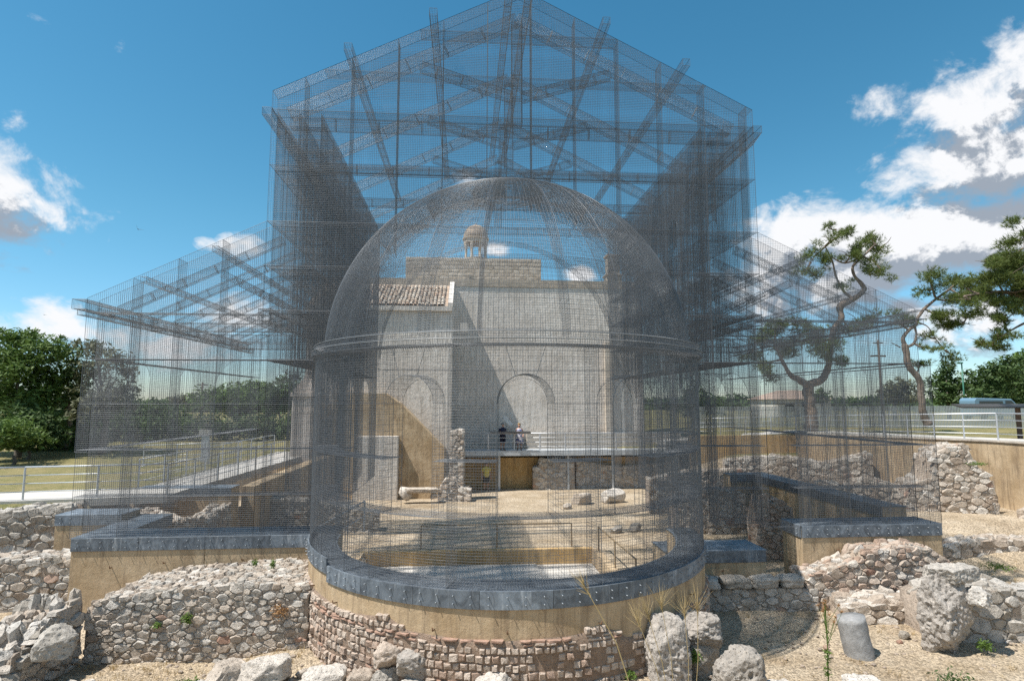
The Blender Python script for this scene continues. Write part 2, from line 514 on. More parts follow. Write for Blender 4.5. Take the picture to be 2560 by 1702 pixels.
def ground_mat():
    m, t, b = newmat('gravel_and_dry_grass')
    b.inputs['Roughness'].default_value = 0.95
    b.inputs['Specular IOR Level'].default_value = 0.15
    geo = t('ShaderNodeNewGeometry'); co = geo.outputs['Position']
    sp = t('ShaderNodeSeparateXYZ', {0: co})
    n1 = t('ShaderNodeTexNoise', {'Vector': co, 'Scale': 0.8, 'Detail': 7.0, 'Roughness': 0.6}).outputs[0]
    n2 = t('ShaderNodeTexNoise', {'Vector': co, 'Scale': 26.0, 'Detail': 4.0, 'Roughness': 0.75}).outputs[0]
    vo = t('ShaderNodeTexVoronoi', {'Vector': co, 'Scale': 30.0}).outputs
    gcol = t.mix(t.maprange(n1, 0.35, 0.65, 0, 1), (0.4, 0.315, 0.215), (0.54, 0.45, 0.34))
    n8 = t('ShaderNodeTexNoise', {'Vector': co, 'Scale': 0.42, 'Detail': 9.0, 'Roughness': 0.7}).outputs[0]
    gcol = t.mix(t.maprange(n8, 0.5, 0.64, 0, 0.55), gcol, (0.27, 0.2, 0.13))
    peb = t.maprange(t('ShaderNodeSeparateColor', {0: vo['Color']}).outputs[0], 0, 1, 0.5, 1.35)
    gcol = t.mix(1.0, gcol, t('ShaderNodeCombineColor', {0: peb, 1: peb, 2: peb}).outputs[0], 'MULTIPLY')
    n3 = t('ShaderNodeTexNoise', {'Vector': co, 'Scale': 0.35, 'Detail': 8.0, 'Roughness': 0.72}).outputs[0]
    n4 = t('ShaderNodeTexNoise', {'Vector': co, 'Scale': 5.0, 'Detail': 6.0, 'Roughness': 0.75}).outputs[0]
    grass = t.mix(t.maprange(n4, 0.35, 0.65, 0, 1), (0.085, 0.11, 0.03), (0.28, 0.24, 0.11))
    grass = t.mix(t.maprange(n3, 0.4, 0.6, 0.0, 0.6), grass, (0.34, 0.27, 0.14))
    # the terraces above the dig carry grass, the dig itself gravel
    up = t.math('MULTIPLY', t.maprange(sp.outputs[2], 1.45, 1.75, 0, 1), t.maprange(n3, 0.3, 0.42, 0.55, 1))
    c = t.mix(up, gcol, grass)
    t.l.new(c, b.inputs['Base Color'])
    h = t.math('ADD', t.math('MULTIPLY', vo['Distance'], -1.2), t.math('MULTIPLY', n2, 1.2))
    bp = t('ShaderNodeBump', {'Strength': 0.9, 'Distance': 0.02, 'Height': h})
    t.l.new(bp.outputs[0], b.inputs['Normal'])
    return m


M['ground'] = ground_mat()
g = link('ground', me, None, M['ground'])
tag(g, kind='structure')

# ------------------------------------------------------------------ wire mesh
WIRE, ROD, SP = 0.0036, 0.006, 0.048


class Wires:
    """straight wire segments, written out as thin square bars"""
    def __init__(s): s.p, s.q, s.r = [], [], []

    def seg(s, p, q, w):
        s.p.append(tuple(p)); s.q.append(tuple(q)); s.r.append(w)

    def poly(s, pts, w):
        for a, b in zip(pts[:-1], pts[1:]): s.seg(a, b, w)

    def mesh(s, name='wire'):
        P, Q, Rr = np.array(s.p), np.array(s.q), np.array(s.r)[:, None] / 2
        D = Q - P
        L = np.linalg.norm(D, axis=1)
        k = L > 1e-4
        P, Q, D, Rr, L = P[k], Q[k], D[k] / L[k][:, None], Rr[k], L[k]
        A = np.where(np.abs(D[:, 2:3]) > 0.9, np.array([[1., 0, 0]]), np.array([[0, 0, 1.]]))
        U = np.cross(D, A); U /= np.linalg.norm(U, axis=1)[:, None]
        Vv = np.cross(D, U)
        ring = [(U + Vv), (U - Vv), (-U - Vv), (-U + Vv)]
        V = np.stack([P + c * Rr for c in ring] + [Q + c * Rr for c in ring], 1).reshape(-1, 3)
        n = len(P); b = (np.arange(n) * 8)[:, None]
        F = np.concatenate([b + np.array([[i, (i + 1) % 4, (i + 1) % 4 + 4, i + 4]]) for i in range(4)], 0)
        return npmesh(V, F, name)


def clip_lines(loops, axis, step, phase=0.0):
    """segments of the grid lines {axis coordinate = const} inside the loops (even-odd)"""
    edges = []
    for lp in loops:
        for a, b in zip(lp, lp[1:] + lp[:1]): edges.append((a, b))
    lo = min(min(p[axis] for p in lp) for lp in loops)
    hi = max(max(p[axis] for p in lp) for lp in loops)
    k = math.ceil((lo - phase) / step + 1e-6)
    out = []
    o = 1 - axis
    while True:
        c = phase + k * step
        if c >= hi - 1e-6: break
        xs = []
        for a, b in edges:
            if (a[axis] <= c) != (b[axis] <= c):
                t = (c - a[axis]) / (b[axis] - a[axis])
                xs.append(a[o] + t * (b[o] - a[o]))
        xs.sort()
        for i in range(0, len(xs) - 1, 2):
            if xs[i + 1] - xs[i] > 0.005: out.append((c, xs[i], xs[i + 1]))
        k += 1
    return out


def panel(W_, mp, loops, su=SP, sv=SP, sub=None, wire=WIRE, rod=ROD, jit=0.0):
    """a mesh panel: mp maps (u,v) to 3D; loops outline it; sub = max segment length along curved directions (u only)"""
    def run(u0, v0, u1, v1, w):
        n = 1
        if sub: n = max(1, int(math.ceil(abs(u1 - u0) / sub)))
        pts = [mp(u0 + (u1 - u0) * i / n, v0 + (v1 - v0) * i / n) for i in range(n + 1)]
        W_.poly(pts, w)
    ph = random.random() * su
    for c, a, b in clip_lines(loops, 0, su, ph): run(c, a, c, b, wire)
    for c, a, b in clip_lines(loops, 1, sv, random.random() * sv): run(a, c, b, c, wire)
    if rod:
        for lp in loops:
            for a, b in zip(lp, lp[1:] + lp[:1]): run(a[0], a[1], b[0], b[1], rod)


def rect(u0, u1, v0, v1):
    return [(u0, v0), (u1, v0), (u1, v1), (u0, v1)]


def arch(uc, hw, v0, vs, n=14):
    """arched opening: half width hw, foot v0, springing vs"""
    return [(uc - hw, v0), (uc + hw, v0)] + [(uc + hw * math.cos(math.pi * i / n), vs + hw * math.sin(math.pi * i / n)) for i in range(n + 1)]


def box_beam(W_, p, q, w, h, s=SP, ties=1.2):
    """hollow beam of wire mesh between p and q (w across, h high)"""
    p, q = Vector(p), Vector(q)
    d = (q - p); L = d.length; d.normalize()
    a = d.cross(Vector((0, 0, 1)))
    a = Vector((0, -1, 0)) if a.length < 1e-3 else a.normalized()
    b = a.cross(d).normalized()
    cs = [(-w / 2, -h / 2), (w / 2, -h / 2), (w / 2, h / 2), (-w / 2, h / 2)]
    for i in range(4):
        c0, c1 = cs[i], cs[(i + 1) % 4]
        o0 = p + a * c0[0] + b * c0[1]; o1 = p + a * c1[0] + b * c1[1]
        e = o1 - o0; el_ = e.length; e.normalize()
        panel(W_, lambda u, v, o0=o0, e=e: o0 + d * u + e * v, [rect(0, L, 0, el_)], s, s, rod=ROD * 0.8)
    k = ties
    while k < L - 0.2:                       # internal diaphragms show as darker ties
        o = p + d * k - a * (w / 2) - b * (h / 2)
        panel(W_, lambda u, v, o=o: o + a * u + b * v, [rect(0, w, 0, h)], s, s, rod=ROD)
        k += ties


mY = lambda Y: (lambda u, v: (u, Y, v))
mX = lambda X: (lambda u, v: (X, u, v))
mZ = lambda Z: (lambda u, v: (u, v, Z))

XC, NW = 1.4, 6.5                 # nave axis and half width
XL, XR = XC - NW, XC + NW         # outer nave faces
Y0, Y1 = 15.0, 26.5               # east wall and west end of the mesh
ZB, ZE, ZA = 1.8, 13.1, 16.35     # plinth top, eaves, apex
AXL, AXR = -9.3, 12.3             # aisle outer faces
LV = [2.75, 3.85, 4.95, 6.05, 7.3, 8.45, 9.6, 11.1, 12.6]
basilica = empty('wire_mesh_basilica', (XC, Y0, 0), 'transparent wire mesh basilica with domed apse standing on the ruins', 'basilica')


def wpart(name, W_, parent=basilica, mat='wire'):
    return link(name, W_.mesh(name), parent, M[mat])


# --- east gable wall: two skins, fins and levels, open to the apse
apse_open = [(XC - .34 + 3.9 * math.cos(math.pi * i / 28), 6.3 + 3.9 * math.sin(math.pi * i / 28)) for i in range(29)]
apse_open = [(XC - .34 - 3.9, ZB - .01), (XC - .34 + 3.9, ZB - .01)] + apse_open
gable_loop = [(XL, ZB), (XR, ZB), (XR, ZE), (XC, ZA), (XL, ZE)]
door = rect(7.72, 7.89, ZB - .02, 4.95)
for k, y in enumerate((Y0, Y0 + 0.45)):
    w = Wires()
    panel(w, mY(y), [gable_loop, apse_open])
    wpart('gable_wall', w)
for x in [XC - 0.88 - 1.2 * 4 + 1.2 * i for i in range(11)]:
    if not XL + .1 < x < XR - .1: continue
    w = Wires()
    zt = ZA - abs(x - XC) * (ZA - ZE) / NW
    dx = abs(x - (XC - .34))
    zb = ZB if dx > 3.9 else 6.3 + math.sqrt(max(0, 3.9 ** 2 - dx * dx))
    if zt - zb > .2:
        panel(w, mX(x), [rect(Y0, Y0 + .45, zb, zt)])
        wpart('wall_fin', w)
for z in LV + [13.75, 15.0]:
    half = NW if z <= ZE else NW * (ZA - z) / (ZA - ZE)
    segs = [(XC - half, XC + half)]
    if z < 10.2:
        h = 3.9 if z < 6.3 else math.sqrt(max(0, 3.9 ** 2 - (z - 6.3) ** 2))
        segs = [(XC - half, XC - .34 - h), (XC - .34 + h, XC + half)]
    w = Wires()
    for a, b in segs:
        w = Wires(); panel(w, mZ(z), [rect(a, b, Y0, Y0 + .45)]); wpart('wall_level', w)
# roof edge strips of the gable between its two skins
for sg in (-1, 1):
    w = Wires()
    Ls = math.hypot(NW, ZA - ZE); cx_, sz_ = NW / Ls, (ZA - ZE) / Ls
    panel(w, lambda u, v: (XC + sg * (NW - u * cx_), Y0 + v, ZE + u * sz_), [rect(0, Ls, 0, .45)])
    wpart('roof_edge', w)

# --- nave side walls: outer and inner skin with arcade and clerestory windows
bays = [16.9, 20.2, 23.5]
for xo, xi in ((XL, XL + 1.15), (XR, XR - 1.3)):
    side = empty('nave_wall', (xo, Y0, 0), parent=None); side.parent = basilica
    side.location = Vector((xo, Y0, 0)) - basilica.location
    for x in (xo, (xo + xi) / 2, xi):
        holes = [arch(b, 1.15, ZB - .01, 4.7) for b in bays] + [arch(b + 1.0, .42, 8.9, 10.4) for b in bays]
        w = Wires()
        panel(w, mX(x), [rect(Y0 + .45, Y1, ZB, ZE - .35)] + holes, wire=.0045)
        wpart('wall_skin', w, side)
    a, b = min(xo, xi), max(xo, xi)
    for z in LV[3:]:
        w = Wires(); panel(w, mZ(z), [rect(a, b, Y0 + .45, Y1)], wire=.0042); wpart('wall_level', w, side)
    y = Y0 + 1.2
    while y < Y1:
        w = Wires(); panel(w, mY(y), [rect(a, b, 6.05, ZE - .4)], wire=.0042); wpart('wall_fin', w, side)
        y += .83
    for bay in bays:
        for s in (-1, 1):
            w = Wires(); panel(w, mY(bay + s * 1.15), [rect(a, b, ZB, 4.7)]); wpart('arch_jamb', w, side)
        w = Wires()
        pa = [(bay + 1.15 * math.cos(math.pi * i / 10), 4.7 + 1.15 * math.sin(math.pi * i / 10)) for i in range(11)]
        for t in np.arange(0, b - a, SP): w.poly([(a + t, yy, zz) for yy, zz in pa], WIRE)
        for yy, zz in pa: w.seg((a, yy, zz), (b, yy, zz), WIRE)
        wpart('arch_soffit', w, side)
    # projecting eaves cornice of the nave
    s = -1 if xo < XC else 1
    w = Wires()
    box_beam(w, (xo + s * .11, Y0 - .05, 12.52), (xo + s * .11, Y1, 12.52), .24, .2)
    panel(w, lambda u, v: (xo + s * (.23 - .23 * v / .32), u, 12.42 - v), [rect(Y0, Y1, 0, .32)])
    wpart('eaves_cornice', w, side)

# --- roof trusses and purlins of the nave
for ty in (16.05, 19.25, 22.5, 25.9):
    tr = empty('roof_truss', (0, 0, 0)); tr.parent = basilica
    tr.location = Vector((XC, ty, 12.7)) - basilica.location
    sl = (ZA - ZE) / NW
    for s in (-1, 1):
        w = Wires(); box_beam(w, (XC + s * 6.35, ty, ZE - .12), (XC, ty, ZA - .22), .22, .34); wpart('rafter', w, tr)
        w = Wires(); box_beam(w, (XC + s * .15, ty, 13.75), (XC + s * 2.75, ty, ZA - .22 - 2.75 * sl - .2), .2, .26, ties=.75); wpart('strut', w, tr)
    w = Wires(); box_beam(w, (XC - 6.3, ty, 12.72), (XC + 6.3, ty, 12.72), .24, .3); wpart('tie_beam', w, tr)
    w = Wires(); box_beam(w, (XC, ty, 12.9), (XC, ty, ZA - .3), .26, .3, ties=.8); wpart('king_post', w, tr)
for dx in (.28, 2.35, 4.55):
    for s in (-1, 1):
        x = XC + s * dx
        z = ZA - dx * (ZA - ZE) / NW + .17
        w = Wires()
        box_beam(w, (x, Y0 - .28, z), (x, Y1 + .1, z), .2, .2, s=.07)
        wpart('purlin', w)

# --- aisles: shed-roofed fronts, outer walls, rafters, cornices and inner arches
for sgn, xa, xn in ((-1, AXL, XL), (1, AXR, XR)):
    ai = empty('aisle', (0, 0, 0)); ai.parent = basilica
    ai.location = Vector((xa, Y0, 0)) - basilica.location
    zn, zo = 9.6, 7.55
    cut = [] if sgn < 0 else [rect(XR + .001, 8.7, ZB - .02, 4.95)]
    for y in (Y0, Y0 + .45):
        w = Wires()
        panel(w, mY(y), [[(xa, ZB), (xn, ZB), (xn, zn), (xa, zo)] if sgn < 0 else [(xn, ZB), (xa, ZB), (xa, zo), (xn, zn)]] + cut)
        wpart('front_wall', w, ai)
    w = Wires()
    for z in LV[:4]: panel(w, mZ(z), [rect(min(xa, xn), max(xa, xn), Y0, Y0 + .45)] if (sgn < 0 or z > 4.9) else [rect(8.7, xa, Y0, Y0 + .45)])
    panel(w, mZ(7.2), [rect(min(xa, xn), max(xa, xn), Y0, Y0 + .45)])
    wpart('wall_level', w, ai)
    n = 4
    for i in range(1, n):
        x = xn + (xa - xn) * i / n
        w = Wires(); panel(w, mX(x), [rect(Y0, Y0 + .45, ZB, zn + (zo - zn) * i / n)]); wpart('wall_fin', w, ai)
    # outer side wall with round-headed windows
    for x in (xa,):
        w = Wires()
        panel(w, mX(x), [rect(Y0 + .45, Y1, ZB, zo - .2)] + [arch(b, .5, 4.2, 5.6) for b in (17.6, 20.4, 23.2)])
        wpart('side_wall', w, ai)
    w = Wires()
    for z in (3.85, 4.95, 6.05): panel(w, mZ(z), [rect(min(xa, xa - sgn * .42), max(xa, xa - sgn * .42), Y0 + .45, Y1)])
    for y in np.arange(Y0 + 2, Y1, 2.3): panel(w, mY(y), [rect(min(xa, xa - sgn * .42), max(xa, xa - sgn * .42), ZB, zo - .2)])
    wpart('wall_level', w, ai)
    w = Wires()
    box_beam(w, (xa + sgn * .16, Y0 - .06, zo - .16), (xa + sgn * .16, Y1, zo - .16), .32, .24)
    box_beam(w, (xa + sgn * .1, Y0 - .03, zo - .36), (xa + sgn * .1, Y1, zo - .36), .2, .14)
    wpart('eaves_cornice', w, ai)
    # rafters with struts
    for y in (16.4, 17.9, 19.4, 20.9, 22.4, 23.9, 25.4):
        w = Wires(); box_beam(w, (xa, y, zo - .1), (xn, y, zn - .12), .16, .22, ties=.9); wpart('rafter', w, ai)
        w = Wires(); box_beam(w, (xn, y, zn - 1.9), (xn + (xa - xn) * .38, y, zn - .32 - .38 * (zn - zo)), .14, .2, ties=.6); wpart('strut', w, ai)
        if y in (17.9, 20.9, 23.9):
            w = Wires(); box_beam(w, (xa, y, 7.2), (xn, y, 7.2), .2, .24); wpart('tie_beam', w, ai)
    # ledge beam along the nave and purlin
    w = Wires(); box_beam(w, (xn - 0 + sgn * .1, Y0 + .4, 7.25), (xn + sgn * .1, Y1, 7.25), .3, .3); wpart('wall_plate', w, ai)
    for f in (.3, .7):
        w = Wires()
        x = xn + (xa - xn) * f
        box_beam(w, (x, Y0 + .05, zn + (zo - zn) * f - .12), (x, Y1, zn + (zo - zn) * f - .12), .14, .14, s=.07)
        wpart('purlin', w, ai)
    # transverse arch inside the aisle
    xm = (xa + xn) / 2
    for y in (20.4,):
        w = Wires()
        panel(w, mY(y), [rect(min(xa, xn), max(xa, xn), ZB, 7.1), arch(xm, 1.25, ZB - .01, 5.3)])
        wpart('cross_arch', w, ai)
    w = Wires()
    panel(w, mY(Y1), [[(xa, ZB), (xn, ZB), (xn, zn), (xa, zo)], arch(xm, 1.1, ZB - .01, 5.0)])
    wpart('end_wall', w, ai)

# low buttress on the left flank, plinth wall on the right flank
w = Wires()
for y in (15.7, 16.5):
    panel(w, mY(y), [[(-9.78, 3.75), (-8.9, 3.75), (-8.9, 6.25), (-9.78, 4.95)]])
panel(w, mX(-9.78), [rect(15.7, 16.5, 3.75, 4.95)])
panel(w, lambda u, v: (-9.78 + v * .56, u, 4.95 + v * .83), [rect(15.7, 16.5, 0, 1.57)])
wpart('buttress', w)
w = Wires()
for x in (12.62,): panel(w, mX(x), [rect(15.0, 24, ZB, 6.0)])
panel(w, mY(15.0), [rect(AXR, 12.62, ZB, 6.0)])
panel(w, mZ(6.0), [rect(AXR, 12.62, 15.0, 24)])
for z in (3.85, 4.95): panel(w, mZ(z), [rect(AXR, 12.62, 15.0, 24)])
wpart('plinth_wall', w)

# --- triumphal arch behind the apse
for y in (18.2, 18.7):
    w = Wires()
    panel(w, mY(y), [rect(XL + 1.15, XR - 1.3, 6.0, 11.0), [(XC - .34 - 3.75, 5.99), (XC - .34 + 3.75, 5.99)] + [(XC - .34 + 3.75 * math.cos(math.pi * i / 24), 6.35 + 3.75 * math.sin(math.pi * i / 24)) for i in range(25)]], .075, .075)
    wpart('chancel_arch', w)
w = Wires()
pa = [(XC - .34 + 3.75 * math.cos(math.pi * i / 40), 6.35 + 3.75 * math.sin(math.pi * i / 40)) for i in range(41)]
for t in np.arange(0, .5, SP): w.poly([(x, 18.2 + t, z) for x, z in pa], WIRE)
for x, z in pa: w.seg((x, 18.2, z), (x, 18.7, z), WIRE)
wpart('arch_soffit', w)

# --- apse: curved double wall with three arched windows, rings and fins
AX, AY, AR, ARI = 1.06, 15.0, 4.67, 4.12
apse = empty('apse', (0, 0, 0)); apse.parent = basilica
apse.location = Vector((AX, AY, 0)) - basilica.location


def cyl(r):
    return lambda u, v: (AX + r * math.sin(u / r), AY - r * math.cos(u / r), v)


WA = [(-27.0), 0.0, 27.0]
HWD = 6.4                                    # half width of a window in degrees
for r in (AR, ARI):
    w = Wires()
    lo = R_(-90) * r
    panel(w, cyl(r), [rect(lo, -lo, ZB, 6.05)] + [arch(R_(a) * r, R_(HWD) * r, 3.0, 4.98) for a in WA], SP if r == AR else .11, SP if r == AR else .11, sub=.22, wire=.0032)
    wpart('apse_wall', w, apse)


def fin(a, z0, z1, r0=ARI, r1=AR):
    s, c = math.sin(R_(a)), math.cos(R_(a))
    w = Wires()
    panel(w, lambda u, v: (AX + u * s, AY - u * c, v), [rect(r0, r1, z0, z1)])
    return w


for a in (-82, -70, -58, -46, -37, -17, 17, 37, 46, 58, 70, 82):
    wpart('wall_fin', fin(a, ZB, 6.05), apse)
for a in (-8.2, 8.2):
    w = Wires()
    for z in np.arange(ZB, 6.05, .12):
        s_, c_ = math.sin(R_(a)), math.cos(R_(a))
        w.seg((AX + ARI * s_, AY - ARI * c_, z), (AX + AR * s_, AY - AR * c_, z), WIRE)
    wpart('wall_fin', w, apse)
for wa in WA:
    for s in (-1, 1):
        w = Wires(); a = R_(wa + s * HWD)
        panel(w, lambda u, v, a=a: (AX + u * math.sin(a), AY - u * math.cos(a), v), [rect(ARI, AR, 3.0, 4.98)], .18, .12, rod=ROD * .8)
        wpart('window_jamb', w, apse)
    w = Wires()
    for i in range(13):
        t = math.pi * i / 12
        a = wa + HWD * math.cos(t); z = 4.98 + math.sin(t) * R_(HWD) * AR
        s, c = math.sin(R_(a)), math.cos(R_(a))
        w.seg((AX + ARI * s, AY - ARI * c, z), (AX + AR * s, AY - AR * c, z), WIRE * 1.3)
    for rr in np.arange(ARI, AR, SP):
        w.poly([(AX + rr * math.sin(R_(wa + HWD * math.cos(math.pi * i / 12))), AY - rr * math.cos(R_(wa + HWD * math.cos(math.pi * i / 12))), 4.98 + math.sin(math.pi * i / 12) * R_(HWD) * AR) for i in range(13)], WIRE)
    wpart('window_arch', w, apse)
    w = Wires()
    for s2 in (-.35, .35):                   # two thin bars in the arch head
        a = wa + HWD * s2
        w.seg(cyl(AR)(R_(a) * AR, 5.45), cyl(AR)(R_(a * 1.0 + s2 * 6) * AR, 5.98), ROD * 1.4)
    wpart('arch_bar', w, apse)


def ring(z, r0, r1, a0=-90, a1=90, gaps=()):
    w = Wires()
    for rr in np.arange(r0, r1 + .01, SP):
        w.poly([(AX + rr * math.sin(R_(a)), AY - rr * math.cos(R_(a)), z) for a in np.linspace(a0, a1, 61) ], WIRE if r0 < rr < r1 else ROD)
    for a in np.arange(a0, a1 + .01, math.degrees(SP / r1)):
        s, c = math.sin(R_(a)), math.cos(R_(a))
        w.seg((AX + r0 * s, AY - r0 * c, z), (AX + r1 * s, AY - r1 * c, z), WIRE)
    return w


for z in (1.83, 2.98, 6.05): wpart('wall_ring', ring(z, ARI, AR), apse)
for z in (3.95, 4.97):
    w = Wires()
    for a0, a1 in ((-90, WA[0] - HWD), (WA[0] + HWD, -HWD), (HWD, WA[2] - HWD), (WA[2] + HWD, 90)):
        v = ring(z, ARI, AR, a0, a1); w.p += v.p; w.q += v.q; w.r += v.r
    wpart('wall_ring', w, apse)
# moulded cornice ring
prof = [(4.67, 5.92), (4.72, 5.98), (4.77, 6.02), (4.77, 6.13), (4.72, 6.17), (4.72, 6.26), (4.6, 6.3), (4.47, 6.32)]
w = Wires()
dense = []
for (r0, z0), (r1, z1) in zip(prof[:-1], prof[1:]):
    n = max(1, int(math.hypot(r1 - r0, z1 - z0) / .045))
    dense += [(r0 + (r1 - r0) * i / n, z0 + (z1 - z0) * i / n) for i in range(n)]
dense.append(prof[-1])
for r, z in dense:
    w.poly([(AX + r * math.sin(R_(a)), AY - r * math.cos(R_(a)), z) for a in np.linspace(-90, 90, 61)], WIRE * (1.3 if (r, z) in prof else .75))
for a in np.arange(-90, 90.1, math.degrees(SP / 4.7)):
    w.poly([(AX + r * math.sin(R_(a)), AY - r * math.cos(R_(a)), z) for r, z in prof], WIRE)
wpart('apse_cornice', w, apse)
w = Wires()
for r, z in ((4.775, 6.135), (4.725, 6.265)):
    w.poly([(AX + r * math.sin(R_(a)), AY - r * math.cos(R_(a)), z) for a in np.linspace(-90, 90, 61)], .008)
wpart('cornice_edge', w, apse, 'lit_edge_wire')  # lit lines of the cornice painted by paler wire
# half dome: two shells, ribs, rings and the rim arch
DZ = 6.1
for r in (4.5, 4.06):
    w = Wires()
    def sph(a, e): return (AX + r * math.cos(e) * math.sin(a), AY - r * math.cos(e) * math.cos(a), DZ + r * math.sin(e))
    for e in np.arange(0, math.pi / 2, (SP if r > 4.3 else .1) / r):
        m = max(8, int(60 * math.cos(e)))
        w.poly([sph(a, e) for a in np.linspace(-math.pi / 2, math.pi / 2, m)], WIRE)
    na = int(math.pi * r / (SP if r > 4.3 else .1))
    for k in range(na + 1):
        a = -math.pi / 2 + math.pi * k / na
        top = R_(84) if k % 16 == 0 else R_(70) if k % 8 == 0 else R_(58) if k % 4 == 0 else R_(46) if k % 2 == 0 else R_(34)
        w.poly([sph(a, e) for e in np.linspace(0, top, 26)], WIRE)
    wpart('dome_shell', w, apse)
for a in (-78, -60, -43, -26, -11, 11, 26, 43, 60, 78):
    w = Wires()
    s, c = math.sin(R_(a)), math.cos(R_(a))
    P3 = lambda r, e: (AX + r * math.cos(e) * s, AY - r * math.cos(e) * c, DZ + r * math.sin(e))
    es = np.linspace(R_(2), R_(84), 34)
    for r in np.arange(4.06, 4.51, SP): w.poly([P3(r, e) for e in es], WIRE)
    for r in (4.06, 4.5): w.poly([P3(r, e) for e in es], ROD)
    for e in np.arange(0, R_(84), SP / 4.1): w.seg(P3(4.06, e), P3(4.5, e), WIRE)
    wpart('dome_rib', w, apse)
for e in (R_(22), R_(42), R_(62), R_(78)):
    w = Wires()
    for r in np.arange(4.06, 4.51, SP):
        w.poly([(AX + r * math.cos(e) * math.sin(a), AY - r * math.cos(e) * math.cos(a), DZ + r * math.sin(e)) for a in np.linspace(-math.pi / 2, math.pi / 2, 50)], WIRE)
    for a in np.arange(-math.pi / 2, math.pi / 2, SP / 4.1):
        f = lambda r: (AX + r * math.cos(e) * math.sin(a), AY - r * math.cos(e) * math.cos(a), DZ + r * math.sin(e))
        w.seg(f(4.06), f(4.5), WIRE)
    wpart('dome_ring', w, apse)
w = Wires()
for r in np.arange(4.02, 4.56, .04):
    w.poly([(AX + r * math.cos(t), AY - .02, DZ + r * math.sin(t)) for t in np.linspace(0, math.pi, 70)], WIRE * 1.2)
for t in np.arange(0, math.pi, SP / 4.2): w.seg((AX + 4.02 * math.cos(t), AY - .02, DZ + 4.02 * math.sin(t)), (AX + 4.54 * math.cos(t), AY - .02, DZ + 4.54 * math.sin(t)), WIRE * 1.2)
wpart('dome_rim', w, apse, 'lit_edge_wire')  # rim looks lit through its paler wire colour
# ------------------------------------------------------------------ stones
def stone_variants(n, sub, power, amp, seed, freq=1.3):
    out = []
    for i in range(n):
        bm = bmesh.new()
        bmesh.ops.create_icosphere(bm, subdivisions=sub, radius=1.0)
        o = Vector((seed * 7.1 + i * 3.7, i * 1.9, seed))
        for v in bm.verts:
            d = v.co.normalized()
            k = (abs(d.x) ** power + abs(d.y) ** power + abs(d.z) ** power) ** (-1 / power)
            s = 1 + amp * mnoise.noise(d * freq + o) + amp * 0.55 * mnoise.noise(d * freq * 2.7 + o)
            if sub >= 4: s += amp * 0.3 * mnoise.noise(d * freq * 7 + o) + amp * 0.2 * mnoise.noise(d * freq * 15 + o)
            v.co = d * k * s * 0.93
        me = bpy.data.meshes.new('stone')
        bm.to_mesh(me); bm.free()
        me.polygons.foreach_set('use_smooth', [True] * len(me.polygons))
        out.append(me)
    return out


def hull_variants(n, npts, power, seed):
    """angular broken stone: hull of points on a rounded box, edges knocked off"""
    out = []
    rs = random.Random(seed)
    for i in range(n):
        bm = bmesh.new()
        for k in range(npts):
            d = Vector((rs.gauss(0, 1), rs.gauss(0, 1), rs.gauss(0, 1))).normalized()
            q = (abs(d.x) ** power + abs(d.y) ** power + abs(d.z) ** power) ** (-1 / power)
            bm.verts.new(d * q * rs.uniform(.8, 1.08))
        r = bmesh.ops.convex_hull(bm, input=bm.verts)
        bmesh.ops.delete(bm, geom=[v for v in bm.verts if not v.link_faces], context='VERTS')
        bmesh.ops.recalc_face_normals(bm, faces=bm.faces)
        bmesh.ops.dissolve_limit(bm, angle_limit=R_(18), verts=list(bm.verts), edges=list(bm.edges))
        bmesh.ops.bevel(bm, geom=list(bm.edges), offset=.1, segments=1, affect='EDGES', clamp_overlap=True)
        bmesh.ops.triangulate(bm, faces=bm.faces)
        me = bpy.data.meshes.new('stone'); bm.to_mesh(me); bm.free()
        me.polygons.foreach_set('use_smooth', [True] * len(me.polygons))
        out.append(me)
    return out


_VAR = {}
def variants(kind, mat):
    key = (kind, mat)
    if key not in _VAR:
        spec = {'small': (10, 2, 3.6, .24, 1), 'block': (8, 2, 7.0, .14, 2), 'rough': (10, 3, 3.0, .34, 3), 'boulder': (6, 4, 3.2, .3, 4), 'slab': (6, 4, 6.0, .16, 5)}[kind]
        ms = stone_variants(*spec) if kind not in ('rough', 'small', 'block') else hull_variants(*{'rough': (14, 22, 3.0, 3), 'small': (14, 30, 6.0, 5), 'block': (10, 34, 9.0, 9)}[kind])
        for me in ms: me.materials.append(M[mat])
        _VAR[key] = ms
    return _VAR[key]


